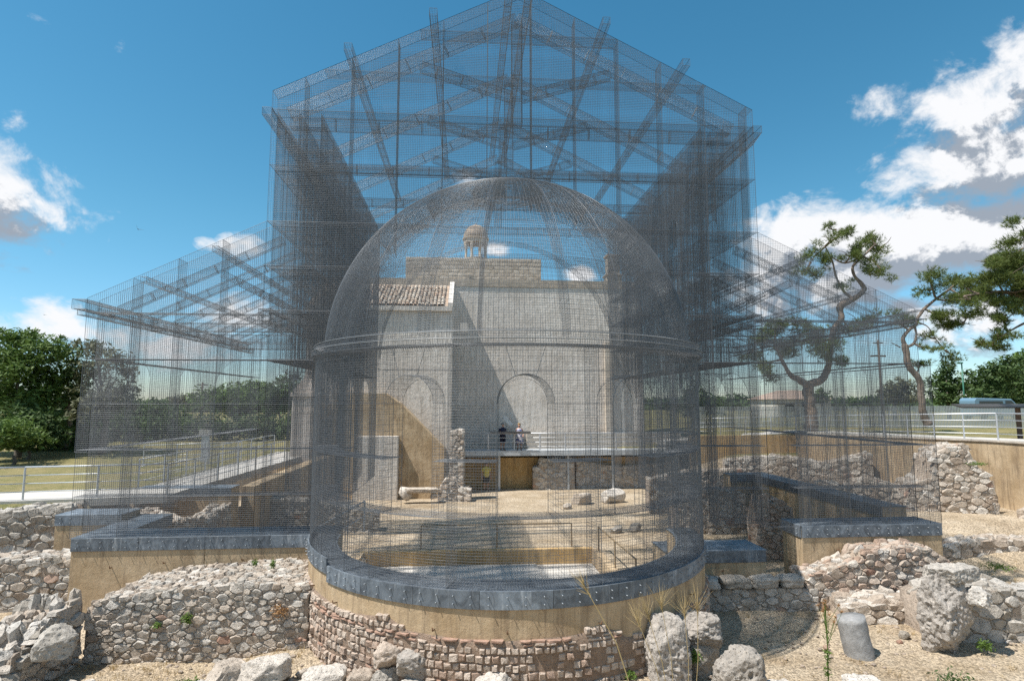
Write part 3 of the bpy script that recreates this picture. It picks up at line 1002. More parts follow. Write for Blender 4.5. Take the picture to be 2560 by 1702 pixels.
class Stones:
    """collects stones of one thing: the 290 largest become parts, the rest one part of kind stuff"""
    def __init__(s, parent, limit=290): s.p, s.items, s.limit = parent, [], limit

    def add(s, pos, rot, size, kind='small', mat='stone', name='stone'):
        s.items.append((Vector(pos), rot, Vector(size), kind, mat, name))

    def build(s):
        s.items.sort(key=lambda i: -i[2].x * i[2].z)
        off_ = s.p.location
        for pos, rot, size, kind, mat, name in s.items[:s.limit]:
            o = bpy.data.objects.new(name, random.choice(variants(kind, mat)))
            COL.objects.link(o)
            o.parent = s.p
            o.location = pos - off_
            o.rotation_euler = rot
            o.scale = size / 2
        rest = s.items[s.limit:]
        by = {}
        for it in rest: by.setdefault(it[4], []).append(it)
        for mat, its in by.items():
            V, F, b = [], [], 0
            for pos, rot, size, kind, mt, name in its:
                me = random.choice(variants(kind, mt))
                a = np.zeros(len(me.vertices) * 3); me.vertices.foreach_get('co', a); a = a.reshape(-1, 3)
                T = np.array(Matrix.LocRotScale(pos, __import__('mathutils').Euler(rot), size / 2))
                V.append(a @ T[:3, :3].T + T[:3, 3])
                f = np.zeros(len(me.polygons) * 3, np.int32); me.polygons.foreach_get('vertices', f)
                F.append(f.reshape(-1, 3) + b); b += len(a)
            o = link('small_stone', npmesh(np.concatenate(V), np.concatenate(F), 'small_stone', True), s.p, M[mat])
            tag(o, kind='stuff')


def lerp_prof(prof):
    us = [p[0] for p in prof]; vs = [p[1] for p in prof]
    return lambda u: float(np.interp(u, us, vs))


def core_mesh(p0, p1, thick, zb, zt, inset=.014, step=.12, amp=.014):
    """the mortar body of a wall: rough grid on front, top and ends"""
    d = (p1 - p0); L = d.length; d = d.normalized(); n = Vector((d.y, -d.x, 0))
    nu, nv, nt = max(3, int(L / step)), 8, 4
    V, F = [], []
    rows = []
    for j in range(nv + 1): rows.append(('f', j / nv))
    for j in range(1, nt + 1): rows.append(('t', j / nt))
    rows.append(('b', 0))
    for kind, t in rows:
        for i in range(nu + 1):
            u = L * i / nu
            z1 = zt(u); z0 = zb
            if kind == 'f': p = p0 + d * u - n * inset + Vector((0, 0, z0 + (z1 - inset - z0) * t))
            elif kind == 't': p = p0 + d * u - n * (inset + (thick - inset * 2) * t) + Vector((0, 0, z1 - inset))
            else: p = p0 + d * u - n * (thick - inset) + Vector((0, 0, z0))
            k = amp * mnoise.noise(p * 3.1) + amp * .6 * mnoise.noise(p * 9)
            V.append(p + n * k + Vector((0, 0, k if kind != 'b' else 0)))
    w = nu + 1
    for j in range(len(rows) - 1):
        for i in range(nu):
            F.append((j * w + i, j * w + i + 1, (j + 1) * w + i + 1, (j + 1) * w + i))
    F.append(tuple([j * w for j in range(len(rows))])); F.append(tuple(reversed([j * w + nu for j in range(len(rows))])))
    return pydata(V, F, 'core', True)


def clip_poly(P, nx, ny, c):
    """keep the part of polygon P with nx*x + ny*y <= c"""
    out = []
    for a, b in zip(P, P[1:] + P[:1]):
        da, db = nx * a[0] + ny * a[1] - c, nx * b[0] + ny * b[1] - c
        if da <= 0: out.append(a)
        if (da < 0) != (db < 0) and da != db:
            t = da / (da - db); out.append((a[0] + t * (b[0] - a[0]), a[1] + t * (b[1] - a[1])))
    return out


def rubble_cells(L, z0, zt, size, stretch=1.35, fill=1.0):
    """tightly packed irregular stone outlines (power diagram) on the strip 0..L x z0..zt(u)"""
    zmax = max(zt(L * i / 60) for i in range(61))
    pts = []
    tries = int(L * (zmax - z0) / (size[0] * size[0]) * 14) + 60
    cell = {}
    g = size[1] * 1.1
    for k in range(tries):
        f = k / tries
        r = (size[0] + (size[1] - size[0]) * (1 - f) ** 1.3) * random.uniform(.7, 1.1) / 2
        u, z = random.uniform(-.05, L + .05), random.uniform(z0 - .05, zmax)
        if z + r * .3 > zt(min(max(u, 0), L)): continue
        us = u / stretch
        ok = True
        ci, cj = int(us // g), int(z // g)
        for i in (-1, 0, 1):
            for j in (-1, 0, 1):
                for (a, b, q) in cell.get((ci + i, cj + j), ()):
                    if (a - us) ** 2 + (b - z) ** 2 < ((q + r) * .86) ** 2: ok = False; break
                if not ok: break
            if not ok: break
        if ok:
            pts.append((us, z, r)); cell.setdefault((ci, cj), []).append((us, z, r))
    out = []
    arr = np.array(pts) if pts else np.zeros((0, 3))
    for i, (u, z, r) in enumerate(pts):
        R0 = r * 1.9
        P = [(u + R0 * math.cos(t), z + R0 * math.sin(t)) for t in np.arange(0, 6.28, .7)]
        d2 = (arr[:, 0] - u) ** 2 + (arr[:, 1] - z) ** 2
        for j in np.argsort(d2)[1:16]:
            a, b, q = pts[j]
            nx, ny = a - u, b - z
            d = math.hypot(nx, ny)
            c = (d * d + r * r - q * q) / (2 * d)          # distance of the radical line from this site
            nx /= d; ny /= d
            P = clip_poly(P, nx, ny, nx * u + ny * z + max(c, r * .2))
            if len(P) < 3: break
        if len(P) < 3: continue
        P = [(x * stretch, y) for x, y in P]
        uc = u * stretch
        if uc < 0 or uc > L: continue
        P = clip_poly(P, -1, 0, .03); P = clip_poly(P, 1, 0, L + .03); P = clip_poly(P, 0, -1, -z0 + .02)
        e = .05
        sl_ = (zt(min(L, uc + e)) - zt(max(0, uc - e))) / (min(L, uc + e) - max(0, uc - e))
        P = clip_poly(P, -sl_, 1, zt(min(max(uc, 0), L)) - sl_ * uc + random.uniform(-.01, .05))
        if len(P) >= 3: out.append((uc, z, r, P))
    return out


def cell_stone(P, joint, bulge, back):
    """mesh of one stone from its outline: rough rounded face (+y is into the wall), outline in x-z round its own centre"""
    cx = sum(p[0] for p in P) / len(P); cz = sum(p[1] for p in P) / len(P)
    per = sum(math.dist(a, b) for a, b in zip(P, P[1:] + P[:1]))
    size = per / 6.28
    Q = []
    for a, b in zip(P, P[1:] + P[:1]):       # keep the corners, split long edges
        if not Q or math.dist(a, (Q[-1][0] + cx, Q[-1][1] + cz)) > size * .3: Q.append((a[0] - cx, a[1] - cz))
        if math.dist(a, b) > size * 1.3: Q.append(((a[0] + b[0]) / 2 - cx, (a[1] + b[1]) / 2 - cz))
    if len(Q) < 4:
        Q = [((P[i % len(P)][0] * (1 - f) + P[(i + 1) % len(P)][0] * f) - cx, (P[i % len(P)][1] * (1 - f) + P[(i + 1) % len(P)][1] * f) - cz) for i in range(len(P)) for f in (0, .5)]
    m = len(Q)
    k0 = max(.6, 1 - joint / max(size, .02))
    V = []
    J = lambda a: random.uniform(-a, a) * size
    r1 = [(x * k0 + J(.07), z * k0 + J(.07)) for x, z in Q]
    V += [(x, back, z) for x, z in r1]
    V += [(x, bulge * .1 + J(.05), z) for x, z in r1]
    tx, tz = random.uniform(-.22, .22), random.uniform(-.22, .22)
    b2 = bulge * random.uniform(.6, 1.3)
    V += [(x * .78 + J(.07), -b2 * random.uniform(.7, 1.15) + tx * x + tz * z, z * .78 + J(.07)) for x, z in r1]
    V.append((J(.2), -b2 * random.uniform(.8, 1.35), J(.2)))
    F = []
    for a in range(m):
        b = (a + 1) % m
        F.append((a, b, m + b, m + a)); F.append((m + a, m + b, 2 * m + b, 2 * m + a)); F.append((2 * m + a, 2 * m + b, 3 * m))
    return V, F, cx, cz


def rubble_wall(name, label, p0, p1, thick, zb, prof, course=(.1, .2), aspect=None, mat='stone', mortar='mortar', kind='small', group=None,
                top=True, tilt=.12, cat='wall', ends=False, depth=.2, mixmat=None, proud=.022, limit=290, stretch=1.6):
    p0, p1 = Vector((p0[0], p0[1], 0)), Vector((p1[0], p1[1], 0))
    d = p1 - p0; L = d.length; d.normalize(); n = Vector((d.y, -d.x, 0))
    zt = lerp_prof(prof) if isinstance(prof, list) else (lambda u: prof)
    th = empty(name, (p0 + p1) / 2 + Vector((0, 0, zb)), label, cat, group)
    link('core', core_mesh(p0, p1, thick, zb, zt), th, M[mortar])
    items = []                               # (area, verts in world, faces, origin, material)
    sz = (course[0] * .55, course[1] * 1.05)

    def face(cells, mapper, ax, up):
        """mapper(u,v) -> world point of the face; ax, up, out span the stone's own frame"""
        out = ax.cross(up) if False else None
        for uc, zc, r, P in cells:
            if r < course[0] * .55 and random.random() < .25: continue
            V, F, cx, cz = cell_stone(P, .003 + .009 * random.random(), proud * random.uniform(-.1, 1.3) + r * random.uniform(.0, .12), depth * .5)
            items.append((r, V, F, mapper(cx, cz), ax, up))
    Z = Vector((0, 0, 1))
    face(rubble_cells(L, zb, zt, sz, stretch), lambda u, z: p0 + d * u + Z * z, d, Z)
    if top:
        slope = lambda u: (zt(min(L, u + .1)) - zt(max(0, u - .1))) / .2
        cells = rubble_cells(L, .02, lambda u: thick - .02, sz, stretch)
        for uc, tc_, r, P in cells:
            V, F, cx, cz = cell_stone(P, .008, proud * random.uniform(.5, 2.0) + r * .3, depth * .4)
            u_ = min(max(cx, 0), L)
            pos = p0 + d * cx - n * cz + Z * (zt(u_) - .02 + random.uniform(-.02, .02) + .03 * mnoise.noise(Vector((cx * 2, cz * 2, 5))))
            dd = (d + Z * slope(u_)).normalized()
            items.append((r, V, F, pos, dd, -n))
    if ends:
        face(rubble_cells(thick, zb, lambda u: zt(L), sz, stretch), lambda u, z: p1 - n * u + Z * z, -n, Z)
        face(rubble_cells(thick, zb, lambda u: zt(0), sz, stretch), lambda u, z: p0 - n * (thick - u) + Z * z, n, Z)
    items.sort(key=lambda i: -i[0])
    off_ = th.location
    rest = {}
    for i, (r, V, F, pos, ax, up) in enumerate(items):
        inn = up.cross(ax)                   # into the wall
        if i % 7 == 0: pass
        W3 = [ax * v[0] + inn * v[1] + up * v[2] for v in V]
        mm = mat if not mixmat or random.random() > mixmat[1] else mixmat[0]
        if random.random() < .008 and i > 20: mm = 'brick'
        if i < limit:
            me = pydata(W3, F, 'stone', False); me.materials.append(M[mm])
            o = bpy.data.objects.new('stone', me); COL.objects.link(o); o.parent = th; o.location = pos - off_
        else:
            Vs, Fs = rest.setdefault(mm, ([], []))
            b_ = len(Vs); Vs += [pos + w for w in W3]; Fs += [tuple(b_ + k for k in f) for f in F]
    for mm, (Vs, Fs) in rest.items():
        o = link('small_stone', pydata(Vs, Fs, 'small_stone'), th, M[mm]); tag(o, kind='stuff')
    return th


def lone_stone(name, label, pos, rot, size, kind, mat, cat='stone', group=None):
    o = bpy.data.objects.new(name, random.choice(variants(kind, mat)))
    COL.objects.link(o)
    o.location = pos; o.rotation_euler = rot; o.scale = Vector(size) / 2
    return tag(o, label, cat, group)


# ------------------------------------------------------------------ plinth walls: ochre plaster with a bolted zinc band
BOLT = MB().tube([(0, 0.01, 0), (0, -.05, 0)], .0095, 8).mesh('bolt', True); BOLT.materials.append(M['bolt'])
PEG = MB().tube([(0, .02, 0), (0, -.09, .005), (0, -.1, .06)], .012, 6).mesh('peg', True); PEG.materials.append(M['peg'])


def piece(name, me, parent, pos, rz=0):
    o = bpy.data.objects.new(name, me); COL.objects.link(o)
    o.parent = parent; q, f = parent, Vector((0, 0, 0))
    while q is not None: f += q.location; q = q.parent
    o.location = Vector(pos) - f; o.rotation_euler = (0, 0, rz)
    return o


def wavy(me_builder, amp=.012):
    pass


def plinth(name, label, x0, x1, y0, y1, z0, zt, band=.3, faces='f', seam=1.37, bolt=.27, pegs=(), cap=True, group='ochre plinth walls with zinc bands'):
    """box wall; faces: f front (-Y), l left (-X), r right (+X) that carry band plates"""
    th = empty(name, ((x0 + x1) / 2, (y0 + y1) / 2, z0), label, 'wall', group)
    link('core', MB().box(x0 + .02, x1 - .02, y0 + .02, y1 - .02, z0, zt - .014).mesh('core'), th, M['ochre'])
    long_x = (x1 - x0) >= (y1 - y0)
    n_ = max(1, round(max(x1 - x0, y1 - y0) / 2.6))
    for i in range(n_):                      # cast in bays with open joints
        f0, f1 = i / n_, (i + 1) / n_
        bx_ = (x0 + (x1 - x0) * f0 + .004, x0 + (x1 - x0) * f1 - .004, y0, y1) if long_x else (x0, x1, y0 + (y1 - y0) * f0 + .004, y0 + (y1 - y0) * f1 - .004)
        link('plaster', MB().box(*bx_, z0, zt - .012).mesh('plaster', bevel=.012), th, M['ochre'])
    def run(o, d, n, L):
        k = max(1, round(L / seam)); rz = math.atan2(d.y, d.x)
        for i in range(k):
            a, b = L * i / k + .003, L * (i + 1) / k - .003
            P = lambda u, t, z: o + d * u + n * t + Vector((0, 0, z))
            me = MB().hexa([P(a, .025, zt - band), P(b, .025, zt - band), P(b, .002, zt - band), P(a, .002, zt - band),
                            P(a, .025, zt), P(b, .025, zt), P(b, .002, zt), P(a, .002, zt)]).mesh('zinc_plate', bevel=.003)
            pl = link('zinc_plate', me, th, M['plate'])
        m = max(1, int(L / bolt))
        for i in range(m):
            for zz in (zt - band * .28, zt - band * .72):
                piece('bolt', BOLT, th, o + d * (L * (i + .5) / m + random.uniform(-.02, .02)) + n * .02 + Vector((0, 0, zz)), rz)
    if 'f' in faces: run(Vector((x0, y0, 0)), Vector((1, 0, 0)), Vector((0, -1, 0)), x1 - x0)
    if 'l' in faces: run(Vector((x0, y1, 0)), Vector((0, -1, 0)), Vector((-1, 0, 0)), y1 - y0)
    if 'r' in faces: run(Vector((x1, y0, 0)), Vector((0, 1, 0)), Vector((1, 0, 0)), y1 - y0)
    if cap:
        link('zinc_cap', MB().box(x0 - .02, x1 + .02, y0 - .02, y1 + .02, zt - .01, zt + .004).mesh('zinc_cap'), th, M['plate'])
    for px, pz in pegs: piece('peg', PEG, th, (px, y0, pz))
    return th


plinth('plinth_wall', 'long ochre plinth wall with bolted zinc band left of the round apse', -9.25, -3.15, 15.0, 15.95, -.4, 1.8, pegs=((-8.3, 1.12), (-7.1, 1.2), (-5.3, 1.24), (-3.95, 1.22)))
plinth('plinth_wall', 'short ochre plinth wall turning back from the left corner', -9.25, -8.4, 15.955, 18.0, -.4, 1.8, faces='lr', bolt=.5)
plinth('plinth_wall', 'short ochre plinth block jutting out beyond the left aisle corner', -11.0, -9.27, 17.1, 18.0, .2, 1.97, band=.28)
plinth('plinth_wall', 'ochre cross plinth in the left aisle with zinc band below the walkway', -12.0, -8.6, 22.8, 23.6, -.4, 1.86)
plinth('plinth_wall', 'low ochre plinth wall with dark zinc band right of the round apse', 5.1, 7.74, 15.0, 16.1, -.4, 1.22, seam=1.9, bolt=.42, pegs=((6.55, .72),))
plinth('plinth_wall', 'ochre plinth block with bolted zinc band beside the open passage', 8.72, 12.6, 15.0, 15.95, -.4, 1.8, faces='fl', pegs=((9.65, 1.18),))
plinth('plinth_wall', 'ochre plinth wall running back along the right aisle, striped with mesh shadow', 12.8, 13.6, 17.5, 26.4, -.4, 1.8, faces='l', bolt=.5)
plinth('plinth_wall', 'far ochre plinth stub with zinc band at the end of the right aisle', 11.7, 12.75, 25.6, 26.3, -.4, 1.8)

# sloping ochre parapet running back from the left cross plinth
th = empty('ramp_parapet', (-8.3, 27, 0), 'ochre parapet sloping up towards the stone pier', 'wall')
link('plaster', MB().hexa([(-8.55, 23.7, -.4), (-8.05, 23.7, -.4), (-7.3, 33, -.4), (-7.9, 33, -.4), (-8.55, 23.7, 1.8), (-8.05, 23.7, 1.8), (-7.3, 33, 2.1), (-7.9, 33, 2.1)]).mesh(bevel=.02), th, M['ochre'])

# --- apse plinth: curved plaster drum, zinc plates, bolts, cap
ap = empty('apse_plinth', (AX, AY, 0), 'curved ochre plinth with zinc band carrying the wire mesh apse', 'wall', 'ochre plinth walls with zinc bands')


def arc_solid(r0, r1, z0, z1, a0, a1, n):
    V, F = [], []
    for i in range(n + 1):
        a = R_(a0 + (a1 - a0) * i / n); s, c = math.sin(a), math.cos(a)
        for r, z in ((r1, z0), (r1, z1), (r0, z1), (r0, z0)): V.append((AX + r * s, AY - r * c, z))
    for i in range(n):
        for k in range(4):
            F.append((i * 4 + k, i * 4 + (k + 1) % 4, i * 4 + 4 + (k + 1) % 4, i * 4 + 4 + k))
    F.append((0, 1, 2, 3)); F.append((n * 4 + 3, n * 4 + 2, n * 4 + 1, n * 4))
    me = pydata(V, F)
    bm = bmesh.new(); bm.from_mesh(me); bmesh.ops.recalc_face_normals(bm, faces=bm.faces); bm.to_mesh(me); bm.free()
    return me


link('plaster', arc_solid(4.08, 4.68, -.95, 1.785, -90, 90, 72), ap, M['ochre'])
link('zinc_cap', arc_solid(4.06, 4.69, 1.786, 1.797, -90, 90, 72), ap, M['plate'])
seams = [-53, -39, -24.5, -9.8, 5.6, 20.8, 36, 51, 66, 80, 90]
spans = [(-90, -72, .14), (-72, -53.2, .14)] + [(a, b, 0) for a, b in zip(seams[:-1], seams[1:])]
for a, b, up in spans:
    link('zinc_plate', arc_solid(4.682, 4.712, 1.5 + up, 1.8 + up, a + .05, b - .05, 8), ap, M['plate'])
    m = max(2, int(R_(b - a) * 4.7 / .27))
    for i in range(m):
        t = a + (b - a) * (i + .5) / m
        for zz in (1.585, 1.715):
            piece('bolt', BOLT, ap, (AX + 4.71 * math.sin(R_(t)), AY - 4.71 * math.cos(R_(t)), zz + up), R_(t))
for t, z in ((-62, 1.25), (-48, 1.2), (-33, 1.17), (-19.5, 1.12), (-4, 1.13), (16, 1.18), (47, 1.2)):
    piece('peg', PEG, ap, (AX + 4.68 * math.sin(R_(t)), AY - 4.68 * math.cos(R_(t)), z), R_(t))

# --- ancient masonry below the apse plinth: small squared stones and brick courses
am = empty('apse_masonry', (AX, AY, 0), 'curved ancient masonry of small squared stones and brick courses below the apse', 'wall')
topz = lerp_prof([(-90, 1.25), (-70, 1.2), (-55, 1.16), (-44, 1.1), (-36, 1.16), (-31, 1.22), (-26, 1.04), (-15, 1.0), (-5, .98), (10, 1.02), (16, 1.1), (20, 1.0), (23, .84), (32, .84), (40, .98), (60, 1.0), (90, 1.0)])
nA = 150
V, F = [], []
for i in range(nA + 1):
    a = -90 + 180 * i / nA; s, c = math.sin(R_(a)), math.cos(R_(a))
    for j in range(12):
        z = -.4 + (topz(a) - .03 + .4) * min(j, 10) / 10
        r = 4.715 + .02 * mnoise.noise(Vector((a * .35, z * 4, 1))) + .012 * mnoise.noise(Vector((a * 1.1, z * 12, 1)))
        if j == 11: r, z = 4.66, topz(a) + .03
        V.append((AX + r * s, AY - r * c, z))
for i in range(nA):
    for j in range(11): F.append((i * 12 + j, i * 12 + 12 + j, i * 12 + 13 + j, i * 12 + 1 + j))
link('mortar_bed', pydata(V, F, 'mortar_bed', True), am, M['mortar_red'])
AS = []
z = -.12
row = 0
bare = lambda a, z: (1 < a < 6 and .5 < z < .72) or (13 < a < 17 and .5 < z < .78) or (20 < a < 24.5 and .45 < z < .85) or (-1.5 < a < 40 and .32 < z < .42) or (-30 < a < -26 and .2 < z < .5)
while z < 1.3:
    brick = row in (3, 8, 9)
    h = random.uniform(.04, .055) if brick else random.uniform(.1, .15)
    a = -80.0 + random.random() * 2
    while a < 75:
        w_ = random.uniform(.16, .3) if brick else h * random.uniform(.8, 1.35)
        da = math.degrees(w_ / 4.74)
        ac = a + da / 2
        if z + h * .7 < topz(ac) + .05 and not bare(ac, z + h / 2) and random.random() > (.3 if brick else .04):
            r = 4.715 + random.uniform(-.012, .02)
            sn, cs = math.sin(R_(ac)), math.cos(R_(ac))
            ax_, inn_ = Vector((cs, sn, 0)), Vector((-sn, cs, 0))
            q = [(-w_ / 2, -h / 2), (w_ / 2, -h / 2), (w_ / 2, h / 2), (-w_ / 2, h / 2)]
            q = [(x_ * random.uniform(.78, 1.0), y_ * random.uniform(.78, 1.02)) for x_, y_ in q]
            V_, F_, cx_, cz_ = cell_stone(q, .004, random.uniform(.012, .04), .07)
            AS.append((w_ * h, V_, F_, Vector((AX + r * sn, AY - r * cs, z + h / 2 + random.uniform(-.012, .012))), ax_, inn_, brick and random.random() < .55))
        a += da
    z += h + .012
    row += 1
AS.sort(key=lambda i: -i[0])
rest = {}
for i, (ar, V_, F_, pos, ax_, inn_, br) in enumerate(AS):
    W3 = [ax_ * v[0] + inn_ * v[1] + Vector((0, 0, v[2])) for v in V_]
    if i < 297:
        me = pydata(W3, F_, 'stone'); me.materials.append(M['brick' if br else 'stone_warm'])
        o = bpy.data.objects.new('brick' if br else 'stone', me); COL.objects.link(o); o.parent = am; o.location = pos - am.location
    else:
        Vs, Fs = rest.setdefault('brick' if br else 'stone_warm', ([], [])); b_ = len(Vs)
        Vs += [pos + w for w in W3]; Fs += [tuple(b_ + k for k in f) for f in F_]
for mm, (Vs, Fs) in rest.items():
    tag(link('small_stone', pydata(Vs, Fs), am, M[mm]), kind='stuff')
def gz0(x, y): return float(ground_h(np.array([x]), np.array([y]))[0])


# ------------------------------------------------------------------ ruined walls round the dig
rubble_wall('rubble_wall', 'broad pale rubble wall with sunlit crumbling top below the long ochre plinth', (-7.65, 13.05), (-3.2, 12.85), 1.9, -.4,
            [(0, .85), (.5, 1.02), (1.3, 1.12), (2.2, 1.2), (3.2, 1.27), (4.5, 1.24)], (.085, .17), (.8, 1.9), 'stone', 'mortar', 'rough', mixmat=('stone_grey', .3))
rubble_wall('rubble_wall', 'short rubble return wall of big weathered stones running towards the viewer', (-7.7, 10.6), (-7.75, 13.1), 1.0, -.4,
            [(0, .15), (.5, .25), (.55, .5), (1.1, .55), (1.2, .8), (1.9, .82), (2.0, .98), (2.5, .95)], (.13, .26), (.9, 1.7), 'stone', 'mortar', 'rough', depth=.35, proud=.09, mixmat=('stone_grey', .5))
rubble_wall('rubble_wall', 'coursed rubble wall left of the ochre plinth corner', (-13.2, 15.4), (-9.3, 15.5), .8, -.4,
            [(0, 1.05), (1.5, 1.2), (2.6, 1.22), (3.9, 1.28)], (.12, .22), (.9, 2.0), 'stone', 'mortar', 'small', mixmat=('stone_grey', .4))
rubble_wall('rubble_wall', 'dark weathered wall stub with grassy top at the edge of the left terrace', (-15.5, 17.4), (-11.1, 17.9), .9, .1,
            [(0, 1.7), (2, 1.85), (3.2, 2.0), (4.4, 2.05)], (.14, .26), (.9, 2.2), 'stone_grey', 'mortar', 'rough')
rubble_wall('rubble_wall', 'ragged rubble wall stub inside the left aisle mesh', (-10.9, 19.6), (-7.4, 19.8), .7, -.4,
            [(0, 1.6), (1.2, 1.5), (2.0, 1.2), (2.6, .8), (3.5, .5)], (.12, .22), (.9, 1.7), 'stone', 'mortar', 'rough')
rubble_wall('rubble_wall', 'rubble wall rising behind the left aisle below the walkway', (-8.2, 25.2), (-3.6, 25.6), .8, -.4,
            [(0, 1.1), (2, .9), (4.6, .3)], (.14, .25), (.9, 1.7), 'stone_grey', 'mortar', 'rough')
rubble_wall('rubble_wall', 'worn rubble footing under the left aisle side', (-8.6, 18.05), (-8.55, 22.75), .7, -.4,
            [(0, 1.5), (1.5, 1.35), (3, 1.1), (4.7, 1.3)], (.13, .24), None, 'stone', 'mortar', 'rough')
# right of the apse
low = rubble_wall('rubble_wall', 'low dark wall capped with long grey blocks right of the apse', (5.55, 14.25), (8.55, 14.15), .75, -.3, .5, (.13, .2), (.9, 2.0), 'stone_grey', 'mortar', 'small', top=False)
S = Stones(low)
u = 5.62
for L in (.55, .78, .72, .62):
    S.add((u + L / 2, 14.35, .64), (0, random.uniform(-.03, .03), random.uniform(-.04, .04)), (L * .98, .5, .27), 'slab', 'stone_grey', 'cap_block'); u += L
for k in range(9):
    S.add((random.uniform(5.7, 8.5), random.uniform(14.6, 14.85), .55), (0, 0, random.random() * 3), (.3, .25, .2), 'rough', 'stone_grey')
S.build()
rubble_wall('rubble_wall', 'tall ragged rubble wall in front of the ochre plinth block on the right', (8.35, 14.2), (12.35, 14.1), .8, -.1,
            [(0, .78), (.55, .86), (.9, 1.0), (1.35, 1.12), (1.5, 1.32), (2.6, 1.4), (3.2, 1.38), (3.6, 1.05), (4.0, .9)], (.11, .19), (.8, 1.7), 'stone_warm', 'mortar', 'rough', mixmat=('stone', .5))
rubble_wall('rubble_bank', 'sloping bank of loose pale stones before the ragged wall on the right', (8.7, 13.35), (12.3, 12.6), 1.0, -.2,
            [(0, .3), (1.0, .45), (2.2, .4), (3.7, .55)], (.14, .28), (.9, 1.8), 'stone', 'mortar', 'rough', tilt=.4, depth=.3)
rubble_wall('rubble_wall', 'rough wall of pitted grey slabs behind the porous pillar', (9.9, 12.1), (15.2, 11.9), 1.1, -.2,
            [(0, .8), (.8, 1.05), (2.0, 1.0), (2.4, .8), (3.4, .85), (5.3, .6)], (.15, .3), (1.0, 2.4), 'stone_grey', 'mortar', 'rough', depth=.35, tilt=.2)
rubble_wall('rubble_wall', 'rubble pier stub standing in the open passage', (10.05, 20.0), (11.3, 19.9), .9, -.4,
            [(0, 1.0), (.25, 1.75), (.5, 1.5), (.9, 1.6), (1.25, 1.3)], (.13, .2), (.8, 1.3), 'stone_warm', 'mortar', 'rough', ends=True)
rubble_wall('rubble_wall', 'rubble wall inside the right aisle behind the mesh', (8.6, 24.2), (11.6, 24.0), .8, -.4,
            [(0, 2.0), (1.0, 1.9), (1.6, 1.4), (3.0, 1.2)], (.14, .24), (.8, 1.6), 'stone', 'mortar', 'rough')
rubble_wall('rubble_wall', 'long rubble wall in shade below the far right terrace', (13.7, 30.5), (20.5, 28.5), .9, -.2,
            [(0, 1.9), (2.5, 2.2), (5, 1.9), (7.1, 2.4)], (.16, .3), (.9, 1.8), 'stone', 'mortar', 'rough')
rubble_wall('rubble_mass', 'tall jagged heap of rubble masonry standing before the right retaining wall', (16.7, 21.5), (19.7, 20.7), 1.6, .2,
            [(0, 1.2), (.35, 1.9), (.9, 2.1), (1.15, 2.95), (1.5, 3.25), (2.2, 3.35), (2.5, 2.6), (2.8, 2.4), (3.1, 1.5)], (.13, .26), None, 'stone', 'mortar', 'rough', ends=True, depth=.35)
rubble_wall('rubble_wall', 'ragged rubble shoulder left of the tall jagged heap', (13.7, 23.6), (16.9, 21.6), 1.0, .0,
            [(0, 1.5), (.8, 1.75), (1.6, 1.6), (2.4, 2.0), (3.2, 1.8), (3.77, 1.3)], (.13, .26), None, 'stone', 'mortar', 'rough', depth=.3)
rubble_wall('rubble_wall', 'rubble foundation exposed under the right retaining wall', (19.7, 20.0), (20.95, 16.5), .9, .0,
            [(0, 1.2), (1.2, 1.3), (2.5, 1.05), (3.7, 1.0)], (.17, .32), None, 'stone', 'mortar', 'rough', depth=.35)
rubble_wall('rubble_wall', 'low footing of rough stones along the right edge of the dig', (14.3, 17.6), (19.6, 17.4), .7, -.1,
            [(0, .5), (2, .75), (3.5, .7), (5.3, .95)], (.16, .3), (1.0, 2.2), 'stone', 'mortar', 'rough', tilt=.25)
rubble_wall('rubble_wall', 'pale rubble strip at the far end of the right aisle', (9.0, 28.6), (13.8, 28.4), .8, -.4,
            [(0, 1.2), (2, 1.6), (4.8, 1.7)], (.16, .28), (.9, 1.8), 'stone', 'mortar', 'rough')

# retaining wall of the right terrace
rw = empty('retaining_wall', (21.0, 24, 0), 'long ochre retaining wall below the railing of the right terrace', 'wall')
link('plaster', MB().prism([(12.0, -.2), (36.6, -.2), (36.6, 2.98), (22, 3.42), (12.0, 3.5)], 'x', 20.98, 21.36).mesh(), rw, M['ochre'])
link('coping', MB().hexa([(20.93, 12, 3.503), (21.4, 12, 3.503), (21.4, 22, 3.423), (20.93, 22, 3.423), (20.93, 12, 3.56), (21.4, 12, 3.56), (21.4, 22, 3.48), (20.93, 22, 3.48)])
     .hexa([(20.93, 22.0, 3.424), (21.4, 22.0, 3.424), (21.4, 36.6, 2.984), (20.93, 36.6, 2.984), (20.93, 22.0, 3.48), (21.4, 22.0, 3.48), (21.4, 36.6, 3.04), (20.93, 36.6, 3.04)]).mesh(), rw, M['church_block'])
bw = empty('retaining_wall', (8, 36.2, 0), 'far ochre retaining wall closing the dig below the walkway', 'wall')
link('plaster', MB().box(-11.5, 14.0, 37.5, 37.9, -.5, 1.5).box(14.0, 20.9, 36.06, 36.4, -.5, 2.9).mesh(), bw, M['ochre_deep'])

